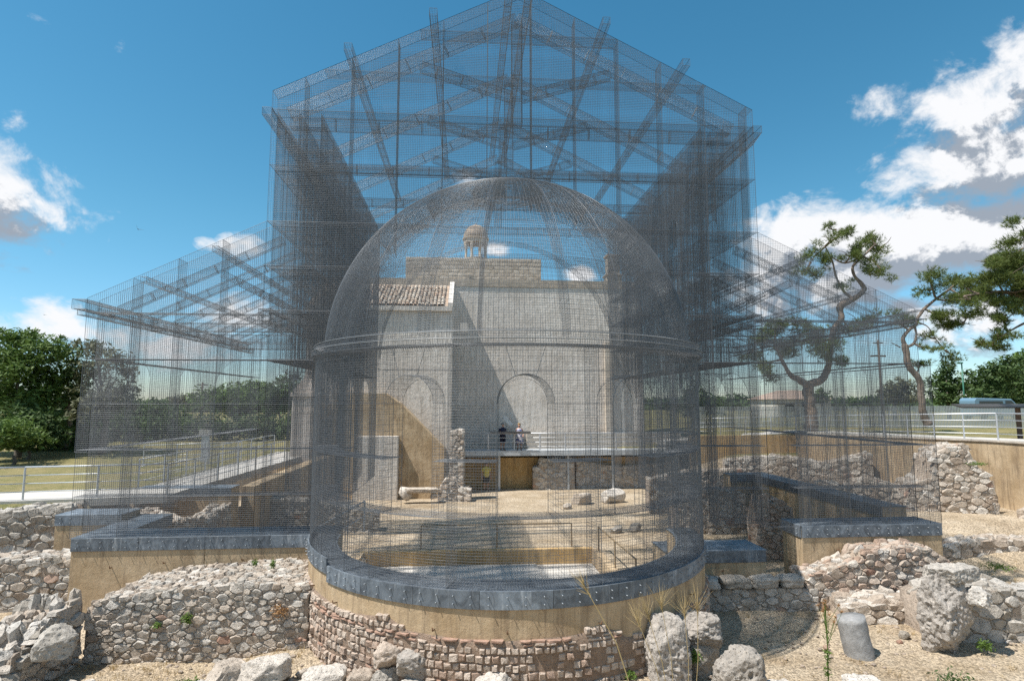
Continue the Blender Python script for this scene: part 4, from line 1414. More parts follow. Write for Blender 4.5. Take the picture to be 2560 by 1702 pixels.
# ------------------------------------------------------------------ single stones and columns
def column_stub(name, label, base, top, r0, r1, mat, n=28, rough=.02, rows=10):
    b, t = Vector(base), Vector(top); d = t - b; a = d.normalized().orthogonal().normalized(); c = d.normalized().cross(a)
    V, F = [], []
    for j in range(rows + 1):
        f = j / rows
        r = r0 + (r1 - r0) * f
        for i in range(n):
            an = 2 * math.pi * i / n
            p = b + d * f + (a * math.cos(an) + c * math.sin(an)) * r
            k = rough * (mnoise.noise(p * 4) + .7 * mnoise.noise(p * 11) + .4 * mnoise.noise(p * 25))
            V.append(p + (a * math.cos(an) + c * math.sin(an)) * k + d.normalized() * (k if j == rows else 0))
    for j in range(rows):
        for i in range(n): F.append((j * n + i, j * n + (i + 1) % n, (j + 1) * n + (i + 1) % n, (j + 1) * n + i))
    V.append(t + d.normalized() * rough); k = len(V) - 1
    for i in range(n): F.append((rows * n + i, rows * n + (i + 1) % n, k))
    o = link(name, pydata([Vector(v) - b for v in V], F, name, True), None, M[mat], b)
    return tag(o, label, 'column')


M['marble'] = stone_mat('grey_marble', (.33, .33, .33), (.36, .36, .36), (.4, .4, .4), .25, .35, 9)
column_stub('column_stub', 'smooth grey column stub leaning slightly on the gravel', (7.86, 11.65, -.05), (7.74, 11.7, .72), .27, .262, 'marble', rough=.012)


def rough_block(name, label, c, size, rz, mat='porous', cat='stone', lean=(0, 0), sub=4, amp=.13, power=5.0, group=None, facets=9):
    bm = bmesh.new(); bmesh.ops.create_icosphere(bm, subdivisions=sub + 1, radius=1)
    o = Vector(c) * 1.7
    s = Vector(size) / 2
    rp = random.Random(int(c[0] * 1000 + c[1] * 77))
    planes = []
    for k in range(facets):
        q = Vector((rp.gauss(0, 1), rp.gauss(0, 1), rp.gauss(0, .9))).normalized()
        planes.append((q, math.sqrt((q.x * s.x) ** 2 + (q.y * s.y) ** 2 + (q.z * s.z) ** 2) * rp.uniform(.78, 1.0)))
    for v in bm.verts:
        d = v.co.normalized()
        k = (abs(d.x) ** power + abs(d.y) ** power + abs(d.z) ** power) ** (-1 / power)
        p = Vector((d.x * s.x, d.y * s.y, d.z * s.z)) * k
        for q, dd in planes:
            e = p.dot(q) - dd
            if e > 0: p = p - q * e
        m = min(s)
        q = p * (1 / m)
        n = amp * m * (mnoise.noise(q * 1.1 + o) + .6 * mnoise.noise(q * 2.6 + o) + .42 * mnoise.noise(q * 6 + o) + .3 * mnoise.noise(q * 13 + o))
        if sub >= 4:
            vd = mnoise.voronoi(p * 9 + o)[0][0]
            n -= (.045 if mat == 'porous' else .025) * max(0, .42 - vd) / .42 * (.4 + mnoise.noise(p * 3 + o) * 1.2 + .4)
            n += .02 * mnoise.noise(p * 16 + o)
        v.co = p + d * n + Vector((lean[0] * p.z, lean[1] * p.z, 0))
    me = bpy.data.meshes.new(name); bm.to_mesh(me); bm.free()
    me.polygons.foreach_set('use_smooth', [True] * len(me.polygons))
    me.set_sharp_from_angle(angle=R_(38))
    me.materials.append(M[mat])
    ob = link(name, me, None, None, c); ob.rotation_euler = (0, 0, rz)
    return tag(ob, label, cat, group)


rough_block('stone_pillar', 'tall porous grey stone upright at the lower edge right of the apse', (3.62, 10.75, .42), (.74, .6, 1.55), .1, sub=5, lean=(-.05, .03))
rough_block('stone_block', 'squat porous block set on broken masonry beside the tall upright', (4.35, 11.15, .78), (.82, .6, .62), -.12, sub=5)
rough_block('stone_block', 'dark broken masonry under the squat porous block', (4.32, 11.2, .2), (.8, .6, .8), .2, 'stone_grey')
rough_block('stone_block', 'weathered coping block with dry grass behind the tall upright', (3.98, 11.7, .85), (1.0, .5, .4), .25, 'stone_grey')
rough_block('stone_pillar', 'rounded porous boulder standing at the lower edge left of the thistle', (4.6, 10.05, .3), (.78, .6, 1.15), -.25, sub=5, lean=(.06, 0))
rough_block('stone_pillar', 'broad porous stone pillar on the gravel with a slab on top', (9.75, 11.75, .72), (.86, .75, 1.6), .3, sub=5, lean=(-.06, .02))
rough_block('stone_slab', 'pitted grey slab lying on the broad porous pillar', (10.02, 11.85, 1.5), (1.05, .8, .3), .25, 'stone_grey', sub=5)
rough_block('stone_block', 'grey block wedged beside the top of the broad porous pillar', (10.3, 11.5, 1.12), (.5, .5, .34), .5, 'stone_grey')
for i, (x, y, z, sx, sy, sz, rz, lb) in enumerate([
        (5.35, 9.95, .12, 1.1, .6, .36, .1, 'sunlit white slab at the lower edge right of the rounded boulder'),
        (6.15, 9.85, .1, .5, .5, .34, .4, 'small white block between two slabs at the lower edge'),
        (6.75, 9.95, .14, .62, .5, .42, -.2, 'knobbly white block at the lower edge before the column stub'),
        (7.4, 9.75, .06, .8, .5, .3, .2, 'flat white stone at the lower edge beside the dark green shrub')]):
    rough_block('stone_block', lb, (x, y, z), (sx, sy, sz), rz, 'stone', group='white stones along the lower edge')
for x, y, lb, mt, s in [(9.05, 12.1, 'red brick fragment lying by the foot of the stone bank', 'brick', .13), (7.35, 11.95, 'red brick fragment on the gravel beside the column stub', 'brick', .14), (9.35, 12.35, 'grey flat stone fallen from the bank onto the gravel', 'stone_grey', .24), (14.2, 15.3, 'lone white stone on the gravel before the far footing', 'stone', .2)]:
    rough_block('loose_stone', lb, (x, y, s * .3), (s, s * .8, s * .6), .6, mt, sub=2)
# left foreground: fallen blocks below the broad rubble wall
LF = [((-7.2, 11.5, .78), (.62, .55, .52), .2, 'stone_grey', 'big pitted boulder on the wall end at the left'),
      ((-8.15, 11.3, .5), (.62, .5, .42), .5, 'stone_grey', 'squared grey stone behind the big pitted boulder at the left edge'),
      ((-7.2, 10.25, .0), (.6, .45, .34), .1, 'stone_grey', 'mossy stone below the big pitted boulder'),
      ((-8.2, 10.4, .1), (.6, .5, .4), .6, 'stone_grey', 'rounded stone at the far left lower edge'),
      ((-6.6, 10.0, -.1), (.75, .5, .4), .2, 'stone_grey', 'flat stone in the lower left row beside weeds'),
      ((-5.8, 9.95, -.12), (.7, .5, .42), -.1, 'stone_grey', 'smooth stone second in the lower left row'),
      ((-5.1, 9.95, -.1), (.6, .5, .4), .15, 'stone_grey', 'wedge stone third in the lower left row'),
      ((-4.6, 10.6, .0), (.62, .6, .45), .05, 'stone', 'upright slab fragment left of the carved block'),
      ((-4.05, 11.0, .2), (.42, .8, .75), -.5, 'stone', 'tall leaning slab among the fallen blocks'),
      ((-3.55, 11.15, .22), (1.0, .55, .55), .3, 'stone', 'carved pale block tipped against the leaning slab'),
      ((-3.3, 10.5, -.02), (1.05, .7, .5), .2, 'stone_grey', 'wedge-shaped grey block below the tipped carved block'),
      ((-2.45, 11.0, .12), (.8, .5, .5), .05, 'stone', 'square block with flat top left of the apse masonry'),
      ((-2.4, 10.4, -.1), (.75, .5, .4), -.1, 'stone_warm', 'low block below the square flat-topped one'),
      ((-1.8, 10.95, .1), (.48, .45, .5), .1, 'stone', 'small cubic block near the foot of the apse'),
      ((-1.35, 10.9, .62), (.5, .42, .42), .05, 'stone_warm', 'pinkish cube stacked beside the curved masonry'),
      ((-1.35, 10.85, .15), (.5, .45, .55), .0, 'stone_grey', 'grey base block under the pinkish cube'),
      ((-.85, 10.75, .55), (.58, .45, .5), .08, 'porous', 'yellowish porous cube beside the pinkish one'),
      ((-.85, 10.65, .08), (.72, .5, .5), .02, 'stone_grey', 'wide block under the yellowish porous cube'),
      ((.55, 10.2, .28), (.66, .4, .5), .3, 'stone', 'crumbly lump of masonry leaning on the apse foot'),
      ((.95, 10.05, .1), (.6, .4, .42), -.2, 'stone', 'pale rubble lump right of the crumbly one'),
      ((.25, 10.0, .08), (.4, .35, .4), .4, 'stone_grey', 'small grey lump left of the crumbly masonry'),
      ((1.35, 10.0, .12), (.35, .3, .36), .1, 'stone_warm', 'little round stone at the end of the crumbly lumps')]
for c, sz, rz, mt, lb in LF:
    rough_block('fallen_block', lb, c, sz, rz, mt, group='fallen blocks along the lower edge', power=6.5, amp=.1, facets=12)
hp = empty('rubble_heap', (-5.5, 10.6, 0), 'scatter of smaller broken stones between the fallen blocks at the lower left', 'rubble', None)
S = Stones(hp, 200)
for k in range(170):
    x = random.uniform(-8.6, -.6); y = random.uniform(9.8, 11.9)
    if math.hypot(x - AX, y - AY) < 4.95: continue
    q = random.uniform(.1, .34)
    S.add((x, y, gz0(x, y) + q * .18), (random.uniform(-.5, .5), random.uniform(-.5, .5), random.uniform(0, 3)), (q * 1.3, q, q * .7), 'rough', random.choice(('stone', 'stone_grey', 'stone')))
S.build()
oc = empty('low_kerb', (-10.3, 13.2, 0), 'low ochre kerb wall at the left edge of the trench', 'wall')
link('plaster', MB().hexa([(-12.4, 12.6, -.4), (-9.3, 13.6, -.4), (-9.4, 13.9, -.4), (-12.5, 12.9, -.4), (-12.4, 12.6, .42), (-9.3, 13.6, .42), (-9.4, 13.9, .42), (-12.5, 12.9, .42)]).mesh(bevel=.01), oc, M['ochre'])

# interior: sunken floor, ochre pit walls, handrails
M['concrete'] = plaster_mat('pale_concrete', (.5, .47, .43), (.6, .57, .53), (.38, .35, .31), .4, False, .2)
pf = empty('sunken_floor_wall', (1, 22, -.9), 'ochre walls lining the sunken floor inside the apse', 'wall')
link('back_panel', MB().box(-3.75, 4.75, 22.0, 22.25, -1.0, -.37).mesh(), pf, M['ochre_deep'])
link('side_panel', MB().box(4.7, 4.95, 16.0, 21.995, -1.0, -.368).mesh(), pf, M['ochre'])
link('side_panel', MB().box(-3.95, -3.6, 16.0, 21.995, -1.0, -.368).mesh(), pf, M['ochre'])
fl = link('floor_slab', MB().box(-3.58, 4.68, 13.2, 21.99, -.99, -.9).mesh(), None, M['concrete']); tag(fl, 'pale slab floor sunk inside the apse', 'floor', None, 'structure')
link('floor_step', MB().box(-3.5, 2.6, 17.5, 21.9, -.899, -.84).mesh(), fl, M['concrete'])


def railing(name, label, pts, h=1.05, bars=3, every=1.5, group=None, r=.024, mat='rail', cat='railing'):
    pts = [Vector(p) for p in pts]
    th = empty(name, pts[0], label, cat, group)
    pm = MB().tube([(0, 0, 0), (0, 0, h)], r * 1.15, 8).mesh('post'); pm.materials.append(M[mat])
    for i, (a, b) in enumerate(zip(pts[:-1], pts[1:])):
        L = (b - a).length; n = max(1, round(L / every))
        for k in range(n + (1 if i == len(pts) - 2 else 0)): piece('post', pm, th, a + (b - a) * k / n)
        for j in range(bars + 1):
            z = h * (j + 1) / (bars + 1)
            link('top_rail' if j == bars else 'bar', MB().tube([a + Vector((0, 0, z)), b + Vector((0, 0, z))], r if j == bars else r * .6, 8).mesh('bar', True), th, M[mat])
    return th


M['brass'] = simple('brown_rail', (.3, .22, .13), .5, .3)
railing('handrail', 'slim brown handrail along the back edge of the sunken floor', [(-1.6, 22.35, -.37), (4.0, 22.35, -.37)], .85, 0, 2.8, 'handrails inside the basilica', mat='brass')
railing('handrail', 'slim brown handrail along the right edge of the sunken floor', [(4.85, 21.6, -.37), (4.95, 17.2, -.37)], .85, 0, 2.2, 'handrails inside the basilica', mat='brass')
railing('handrail', 'steel handrail beside the steps inside the left aisle', [(-4.6, 18.5, .2), (-3.2, 19.5, .9)], .95, 1, 1.0, 'handrails inside the basilica')

# ------------------------------------------------------------------ the church behind
M['deck'] = simple('deck_steel', (.5, .53, .56), .5, .2, .15, 3)
ch = empty('church', (3, 39, 2), 'pale plastered medieval church with small domed lantern behind the mesh', 'church')
link('main_wall', MB().box(-9.5, 12.0, 39.0, 47.0, -.5, 12.75).mesh(), ch, M['church'])
link('parapet', MB().box(-9.55, 12.05, 38.94, 47.05, 12.752, 13.25).mesh(), ch, M['church_block'])
link('crossing_block', MB().box(-4.8, 5.95, 45.8, 55, 13.0, 16.4).mesh(bevel=.03), ch, M['church_block'])
# ashlar joints of the crossing block as real courses
S = Stones(ch, 290)
for r in range(11):
    u = -4.78 + random.random() * .2
    while u < 5.7:
        w_ = random.uniform(.4, .85)
        if not (-.3 < u + w_ / 2 < 1.0 and 13.3 < 13.2 + r * .29 < 14.8):
            S.add((min(u + w_ / 2, 5.93 - w_ / 2), 45.8, 13.3 + r * .29), (0, 0, 0), (w_ * 1.01, .05, .3), 'block', 'church_block', 'ashlar_block')
        u += w_
S.build()
link('window', MB().prism([(.35 + .5 * math.cos(t), 14.0 + .75 * math.sin(t)) for t in np.linspace(0, math.pi, 12)] + [(-.15, 13.3), (.85, 13.3)], 'y', 45.6, 45.79).mesh(), ch, M['dark'])
wg = MB()
for k in range(4): wg.box(-.1 + .3 * k - .02, -.1 + .3 * k + .02, 45.55, 45.595, 13.3, 14.6)
for k in range(4): wg.box(-.12, .83, 45.56, 45.59, 13.5 + .28 * k, 13.54 + .28 * k)
link('window_grille', wg.mesh(), ch, M['rail'])
lan = empty('lantern', (0, 0, 0)); lan.parent = ch; lc = Vector((.72, 47.0, 16.4)); lan.location = lc - ch.location
link('lantern_base', MB().lathe(lc, [(1.1, 0), (1.1, .14)], 16).mesh(), lan, M['church_block'])
for k in range(8):
    a = 2 * math.pi * (k + .5) / 8
    link('lantern_column', MB().lathe(lc + Vector((.86 * math.cos(a), .86 * math.sin(a), .14)), [(.13, 0), (.1, .08), (.095, 1.0), (.14, 1.1), (.14, 1.16)], 8).mesh(smooth=True), lan, M['church_block'])
    b = a + 2 * math.pi / 8
    pts = [(lc + Vector((.86 * math.cos(a + (b - a) * t), .86 * math.sin(a + (b - a) * t), 1.3 + .22 * math.sin(math.pi * t))), t) for t in np.linspace(0, 1, 9)]
    V, F = [], []
    for p, t in pts:
        an = a + (b - a) * t; o_ = Vector((math.cos(an), math.sin(an), 0)) * .12
        V += [p + o_, p - o_, Vector((p.x, p.y, lc.z + 1.75)) - o_, Vector((p.x, p.y, lc.z + 1.75)) + o_]
    for i in range(8):
        for q in range(4): F.append((i * 4 + q, i * 4 + (q + 1) % 4, i * 4 + 4 + (q + 1) % 4, i * 4 + 4 + q))
    link('lantern_arch', pydata(V, F), lan, M['church_block'])
link('lantern_cornice', MB().lathe(lc, [(.7, 1.74), (1.0, 1.74), (1.1, 1.82), (1.1, 1.9), (.98, 1.93), (.7, 1.93)], 24).mesh(), lan, M['church_block'])
link('lantern_dome', MB().lathe(lc, [(1.0 * math.cos(t) ** .9, 1.93 + 1.12 * math.sin(t)) for t in np.linspace(0, math.pi / 2 - .05, 12)], 24).mesh(smooth=True), lan, M['tile'])
link('lantern_finial', MB().lathe(lc + Vector((0, 0, 3.02)), [(.09, 0), (.06, .1), (.02, .22)], 8).mesh(), lan, M['church_block'])
bp_ = link('bell_turret', MB().box(11.0, 12.2, 44.6, 45.6, 13.0, 14.9).box(10.9, 12.3, 44.5, 45.7, 14.9, 15.05).box(11.1, 12.1, 44.7, 45.5, 15.05, 16.45).mesh(bevel=.03), ch, M['church_block'])
link('turret_cap', MB().box(11.0, 12.2, 44.6, 45.6, 16.46, 16.65).mesh(bevel=.04), bp_, M['tile'])
link('cable_box', MB().box(-.35, .1, 34.95, 35.15, 9.2, 9.7).mesh(), ch, M['concrete'])
# chapel with lean-to tile roof
cz = 11.0
link('chapel_wall', MB().prism([(35.2, -.5), (39.0, -.5), (39.0, 12.7), (35.2, 10.72)], 'x', -9.4, -.85).mesh(), ch, M['church'])
link('chapel_verge', MB().hexa([(-1.1, 35.0, 10.62), (-.82, 35.0, 10.62), (-.82, 38.98, 12.72), (-1.1, 38.98, 12.72), (-1.1, 35.0, 10.95), (-.82, 35.0, 10.95), (-.82, 38.98, 13.05), (-1.1, 38.98, 13.05)]).mesh(), ch, M['church'])
link('chapel_eave', MB().box(-9.5, -.85, 34.98, 35.24, 10.45, 10.72).mesh(), ch, M['church'])
rf = link('chapel_roof', MB().hexa([(-9.4, 35.1, 10.7), (-1.1, 35.1, 10.7), (-1.1, 38.99, 12.72), (-9.4, 38.99, 12.72), (-9.4, 35.1, 10.76), (-1.1, 35.1, 10.76), (-1.1, 38.99, 12.78), (-9.4, 38.99, 12.78)]).mesh(), ch, M['tile'])
V, F = [], []
for j, (yy, rr) in enumerate(((0, .115), (.5, .09))):
    for i in range(7):
        t = math.pi * i / 6
        V.append((rr * math.cos(t), yy, rr * math.sin(t) * .9))
for i in range(6): F.append((i, i + 1, i + 8, i + 7))
tile = pydata(V, F, 'tile', True); tile.materials.append(M['tile'])
sl = math.atan2(12.75 - 10.73, 3.89)
for c in range(27):
    for r in range(10):
        o = piece('roof_tile', tile, rf, (-7.55 + c * .235 + random.uniform(-.02, .02), 35.02 + r * .4 * math.cos(sl), 10.77 + r * .4 * math.sin(sl) + random.uniform(0, .02)))
        o.rotation_euler = (sl - .03, 0, random.uniform(-.05, .05))
# ochre wall below the chapel, sloped top copies a shadow edge; doorway pier
link('ochre_slope', MB().prism([(-7.5, -.5), (-1.2, -.5), (-1.2, 2.4), (-2.0, 3.2), (-2.3, 3.5), (-3.7, 4.9), (-4.6, 5.5), (-7.5, 5.5)], 'y', 34.0, 35.19).mesh(), ch, M['ochre'])
link('door_pier', MB().box(-6.2, -3.75, 33.6, 33.98, -.5, 3.1).mesh(bevel=.03), ch, M['church'])
link('pilaster', MB().box(9.3, 9.75, 38.5, 38.99, 1.0, 9.0).mesh(), ch, M['church_block'])

# stone pier with stepped pyramid cap, left
pr = empty('stone_pier', (-9.05, 34.7, 1.8), 'pinkish stone pier with stepped pyramid cap between mesh and trees', 'pier')
M['pier'] = plaster_mat('pink_limestone', (.6, .52, .46), (.68, .6, .54), (.42, .36, .31), .5)
link('shaft', MB().box(-9.75, -8.3, 34.0, 35.4, 1.6, 5.3).mesh(bevel=.02), pr, M['pier'])
for k in range(6):
    e = .14 * k
    link('cap_step', MB().box(-9.85 + e, -8.2 - e, 33.9 + e, 35.5 - e, 5.302 + .24 * k, 5.54 + .24 * k).mesh(bevel=.015), pr, M['pier'])

# interior rubble pier and bench
rubble_wall('rubble_pier', 'slender rubble pier with spreading foot below the walkway', (-.85, 33.2), (-.1, 33.15), .75, -.4, [(0, 3.3), (.4, 3.45), (.75, 3.35)], (.17, .28), (.9, 1.7), 'stone', 'mortar', 'rough', ends=True, cat='pier')
rubble_wall('stone_heap', 'heaped stones at the foot of the slender rubble pier', (-1.5, 32.9), (.3, 32.7), .8, -.4, [(0, .1), (.4, .75), (.8, .9), (1.2, .35), (1.8, .2)], (.2, .32), (.9, 1.6), 'stone', 'mortar', 'rough', tilt=.3, cat='stones')
rubble_wall('rubble_wall', 'squat block wall in shade below the walkway', (4.2, 36.7), (6.8, 36.7), .7, -.4, [(0, .9), (.3, 1.0), (.5, 1.5), (2.6, 1.5)], (.22, .34), (.9, 1.5), 'stone_grey', 'mortar', 'block')
rubble_wall('rubble_wall', 'dark rubble wall under the right end of the walkway', (7.0, 37.1), (13.8, 37.0), .35, -.4, [(0, 1.3), (3, .9), (6.8, 1.3)], (.2, .3), (.9, 1.6), 'stone_grey', 'mortar', 'rough')
bn = empty('stone_bench', (-2.6, 32.5, -.4), 'pale stone slab bench on rough blocks before the ochre wall', 'bench')
bn_s = Stones(bn)
bn_s.add((-2.3, 32.5, .28), (0, .02, 0), (1.9, .6, .28), 'slab', 'stone', 'seat_slab')
bn_s.add((-3.2, 32.5, .1), (0, 0, .2), (.75, .6, .95), 'rough', 'stone', 'support_stone'); bn_s.add((-1.7, 32.5, -.1), (0, 0, .2), (.4, .5, .6), 'rough', 'stone', 'support_stone')
bn_s.build()
for x, y, s, lb in [(6.2, 31.5, .9, 'broken white column drum lying on the gravel right of centre'), (8.0, 32.0, 1.1, 'pale capital fragment standing by the right arcade'), (6.3, 24.6, .45, 'dark round stone on the gravel beside a second one'), (7.2, 24.9, .5, 'dark angular stone on the gravel right of the round one'), (5.2, 30.2, .4, 'small white stone on the gravel inside the nave')]:
    rough_block('fallen_drum', lb, (x, y, -.4 + s * .3), (s * 1.3, s * .7, s * .7), .4, 'stone' if 'dark' not in lb else 'stone_grey', sub=3)

# ------------------------------------------------------------------ walkway deck, railings, reading desk, people
dk = empty('walkway_deck', (6.5, 37, 1.6), 'steel footbridge deck in front of the church wall', 'footbridge')
M['deck'] = M.get('deck') or simple('deck_steel', (.32, .36, .4), .5, .5, .15, 3)
link('deck_plate', MB().box(-.5, 14.5, 36.42, 38.4, 1.9, 2.0).mesh(), dk, M['deck'])
link('edge_beam', MB().box(-.5, 14.5, 36.3, 36.415, 1.72, 2.05).mesh(bevel=.01), dk, M['deck'])
for x in (2.1, 6.4, 9.2, 13.4): link('column', MB().box(x - .06, x + .06, 36.6, 36.72, -.4, 1.9).mesh(), dk, M['deck'])
link('low_wall', MB().box(4.0, 14.3, 38.45, 38.85, 1.9, 3.0).mesh(bevel=.02), dk, M['church_block'])
railing('railing', 'steel railing on the footbridge where two visitors stand', [(-.2, 36.45, 2.0), (14.2, 36.45, 2.0)], 1.08, 3, 1.62, 'steel railings of the walkways', r=.036)
ds = empty('reading_desk', (2.9, 36.3, 3.0), 'long dark reading desk panel fixed on the footbridge railing', 'panel')
link('board', MB().hexa([(1.5, 36.1, 3.1), (4.0, 36.1, 3.1), (4.0, 36.42, 3.17), (1.5, 36.42, 3.17), (1.5, 36.1, 3.14), (4.0, 36.1, 3.14), (4.0, 36.42, 3.21), (1.5, 36.42, 3.21)]).mesh(), ds, simple('dark_panel', (.03, .03, .033), .4))
for x in (1.9, 3.1): link('bracket', MB().box(x - .04, x + .04, 36.3, 36.44, 3.02, 3.12).mesh(), ds, M['rail'])
lp = empty('floodlight', (2.75, 38.2, 2.0), 'white curved floodlight shield on a low pedestal behind the visitors', 'lamp')
link('pedestal', MB().box(2.45, 3.0, 38.0, 38.35, 2.0, 3.3).box(2.4, 3.06, 37.95, 38.4, 3.3, 3.42).mesh(), lp, M['concrete'])
V, F = [], []
for i in range(9):
    t = i / 8; x = 2.4 + .45 * t ** 1.6; z = 4.05 - .55 * t
    V += [(x, 38.0, z), (x + .28, 38.0, z + .05), (x + .28, 38.3, z + .05), (x, 38.3, z)]
for i in range(8):
    for k in range(4): F.append((i * 4 + k, i * 4 + (k + 1) % 4, i * 4 + 4 + (k + 1) % 4, i * 4 + 4 + k))
F += [(3, 2, 1, 0), (32, 33, 34, 35)]
link('shield', pydata(V, F), lp, simple('white_enamel', (.75, .75, .73), .4))

M['skin'] = simple('skin', (.5, .29, .21), .55)
M['navy'] = simple('navy_cloth', (.02, .024, .055), .85)
M['yellow'] = simple('yellow_cloth', (.55, .46, .1), .85)
M['dark_cloth'] = simple('dark_cloth', (.05, .045, .045), .85)
M['hair_grey'] = simple('grey_hair', (.25, .26, .27), .7)
M['hair_fair'] = simple('fair_hair', (.42, .27, .12), .7)
M['hair_dark'] = simple('dark_hair', (.04, .025, .02), .7)
M['eye'] = simple('eye', (.02, .015, .015), .3)
m_, t_, b_ = newmat('flowered_cloth')
n_ = t_('ShaderNodeTexNoise', {'Vector': t_('ShaderNodeNewGeometry').outputs['Position'], 'Scale': 9.0, 'Detail': 2.0}).outputs[0]
t_.l.new(t_.mix(t_.maprange(n_, .5, .56, 0, 1), (.62, .6, .64), (.13, .15, .34)), b_.inputs['Base Color']); b_.inputs['Roughness'].default_value = .85
M['flower'] = m_


def loft(rings, n=20):
    """closed surface through elliptical rings (cx, cy, z, rx, ry)"""
    V, F = [], []
    for cx, cy, z, rx, ry in rings:
        for k in range(n):
            t = 2 * math.pi * k / n
            V.append((cx + rx * math.cos(t), cy + ry * math.sin(t), z))
    for j in range(len(rings) - 1):
        for k in range(n): F.append((j * n + k, j * n + (k + 1) % n, (j + 1) * n + (k + 1) % n, (j + 1) * n + k))
    F.append(tuple(reversed(range(n)))); F.append(tuple((len(rings) - 1) * n + k for k in range(n)))
    return V, F


def person(loc, rz, label, top, hair, dress=None, legs='navy', turn=0.0, hand=((.34, -.25, 1.08), (-.34, -.25, 1.08)), h=1.0):
    """standing figure facing local -Y, built as one skinned body with hair, clothes and eyes as children"""
    J = [((0, 0, .95), .14), ((0, 0, 1.12), .13), ((0, .01, 1.3), .145), ((0, .01, 1.42), .1), ((0, -.01, 1.5), .052), ((turn * .02, -.02, 1.6), .082), ((turn * .02, -.025, 1.69), .082)]
    E = [(0, 1), (1, 2), (2, 3), (3, 4), (4, 5), (5, 6)]
    def add(p, r, par):
        J.append((p, r)); E.append((par, len(J) - 1)); return len(J) - 1
    for s, hd in ((1, hand[0]), (-1, hand[1])):
        a = add((s * .1, 0, .9), .098, 0); a = add((s * .11, -.01, .5), .062, a); a = add((s * .11, .02, .28), .055, a); a = add((s * .11, .03, .07), .038, a); add((s * .13, -.12, .035), .034, a)
        sh = add((s * .17, .01, 1.39), .062, 3)
        hd = Vector(hd); el_ = Vector((s * .27, .06, 1.12))
        a = add(tuple(el_), .043, sh); w_ = add(tuple(hd), .028, a)
        d = (hd - el_).normalized(); sd = d.cross(Vector((0, 0, 1))).normalized()
        pm = add(tuple(hd + d * .06), .03, w_)
        for k, ln in enumerate((.075, .085, .08, .062)):
            q = hd + d * .09 + sd * (.026 - .0175 * k); f = add(tuple(q), .0095, pm)
            add(tuple(q + d * ln * .6 + Vector((0, 0, -.02))), .008, f)
        f = add(tuple(hd + d * .03 + sd * .034), .01, w_); add(tuple(hd + d * .075 + sd * .055), .0085, f)
    me = bpy.data.meshes.new('person'); me.from_pydata([j[0] for j in J], E, [])
    ob = bpy.data.objects.new('person', me); COL.objects.link(ob)
    sk = ob.modifiers.new('skin', 'SKIN'); ss = ob.modifiers.new('sub', 'SUBSURF'); ss.levels = ss.render_levels = 1
    for i, j in enumerate(J):
        v = me.skin_vertices[0].data[i]; v.radius = (j[1], j[1] * (.78 if i in (0, 1, 2, 3) else 1)); v.use_root = i == 0
    dg = bpy.context.evaluated_depsgraph_get(); dg.update()
    nm = bpy.data.meshes.new_from_object(ob.evaluated_get(dg))
    bpy.data.objects.remove(ob)
    nm.polygons.foreach_set('use_smooth', [True] * len(nm.polygons))
    nm.materials.clear(); nm.materials.append(M['skin'])
    # nose and chin pulled out of the same surface
    for v in nm.vertices:
        c = v.co
        if c.z > 1.56 and c.y < -.06 and abs(c.x) < .03: c.y -= .018 * max(0, 1 - abs(c.z - 1.62) / .05)
    o = link('person', nm, None, None, loc); o.rotation_euler = (0, 0, rz); o.scale = (h, h, h)
    tag(o, label, 'person', 'visitors')
    def kid(name, V, F, mat, smooth=True):
        k = bpy.data.objects.new(name, pydata(V, F, name, smooth)); COL.objects.link(k); k.parent = o; k.data.materials.append(M[mat]); return k
    if dress:
        kid('dress', *loft([(0, 0, .44, .3, .23), (0, 0, .7, .25, .19), (0, 0, .95, .2, .155), (0, .0, 1.12, .17, .135), (0, .01, 1.3, .19, .15), (0, .01, 1.42, .15, .11), (0, .01, 1.45, .1, .07)]), dress)
    else:
        kid('shirt', *loft([(0, 0, .86, .2, .15), (0, 0, 1.0, .19, .15), (0, 0, 1.15, .18, .145), (0, .01, 1.32, .205, .155), (0, .01, 1.42, .185, .12), (0, .0, 1.49, .08, .07)]), top)
        for s in (-1, 1):
            kid('sleeve', *loft([(s * .245, .03, 1.2, .07, .07), (s * .2, .02, 1.42, .075, .08)], 12), top)
            kid('trouser_leg', *loft([(s * .11, 0, .5, .095, .09), (s * .105, 0, .7, .105, .1), (s * .1, 0, .92, .115, .125)], 14), legs)
    for s in (-1, 1): kid('shoe', *loft([(s * .12, -.05, .0, .052, .14), (s * .12, -.045, .05, .05, .13), (s * .115, .0, .09, .045, .07)], 12), 'dark_cloth')
    V, F = loft([(turn * .02, .012, 1.6, .09, .088), (turn * .02, .012, 1.68, .098, .1), (turn * .02, 0, 1.75, .088, .092), (turn * .02, -.01, 1.795, .045, .05)], 16)
    V = [(x, y + (.035 if y < -.03 and z < 1.71 else 0) + .012, z) for x, y, z in V]
    kid('hair', V, F, hair)
    for s in (-1, 1):
        kid('eye', *loft([(s * .03 + turn * .02, -.1, 1.645, .008, .005), (s * .03 + turn * .02, -.102, 1.655, .008, .005)], 6), 'eye')
        kid('ear', *loft([(s * .088 + turn * .02, -.02, 1.62, .01, .018), (s * .092 + turn * .02, -.02, 1.66, .012, .022)], 6), 'skin')
    return o


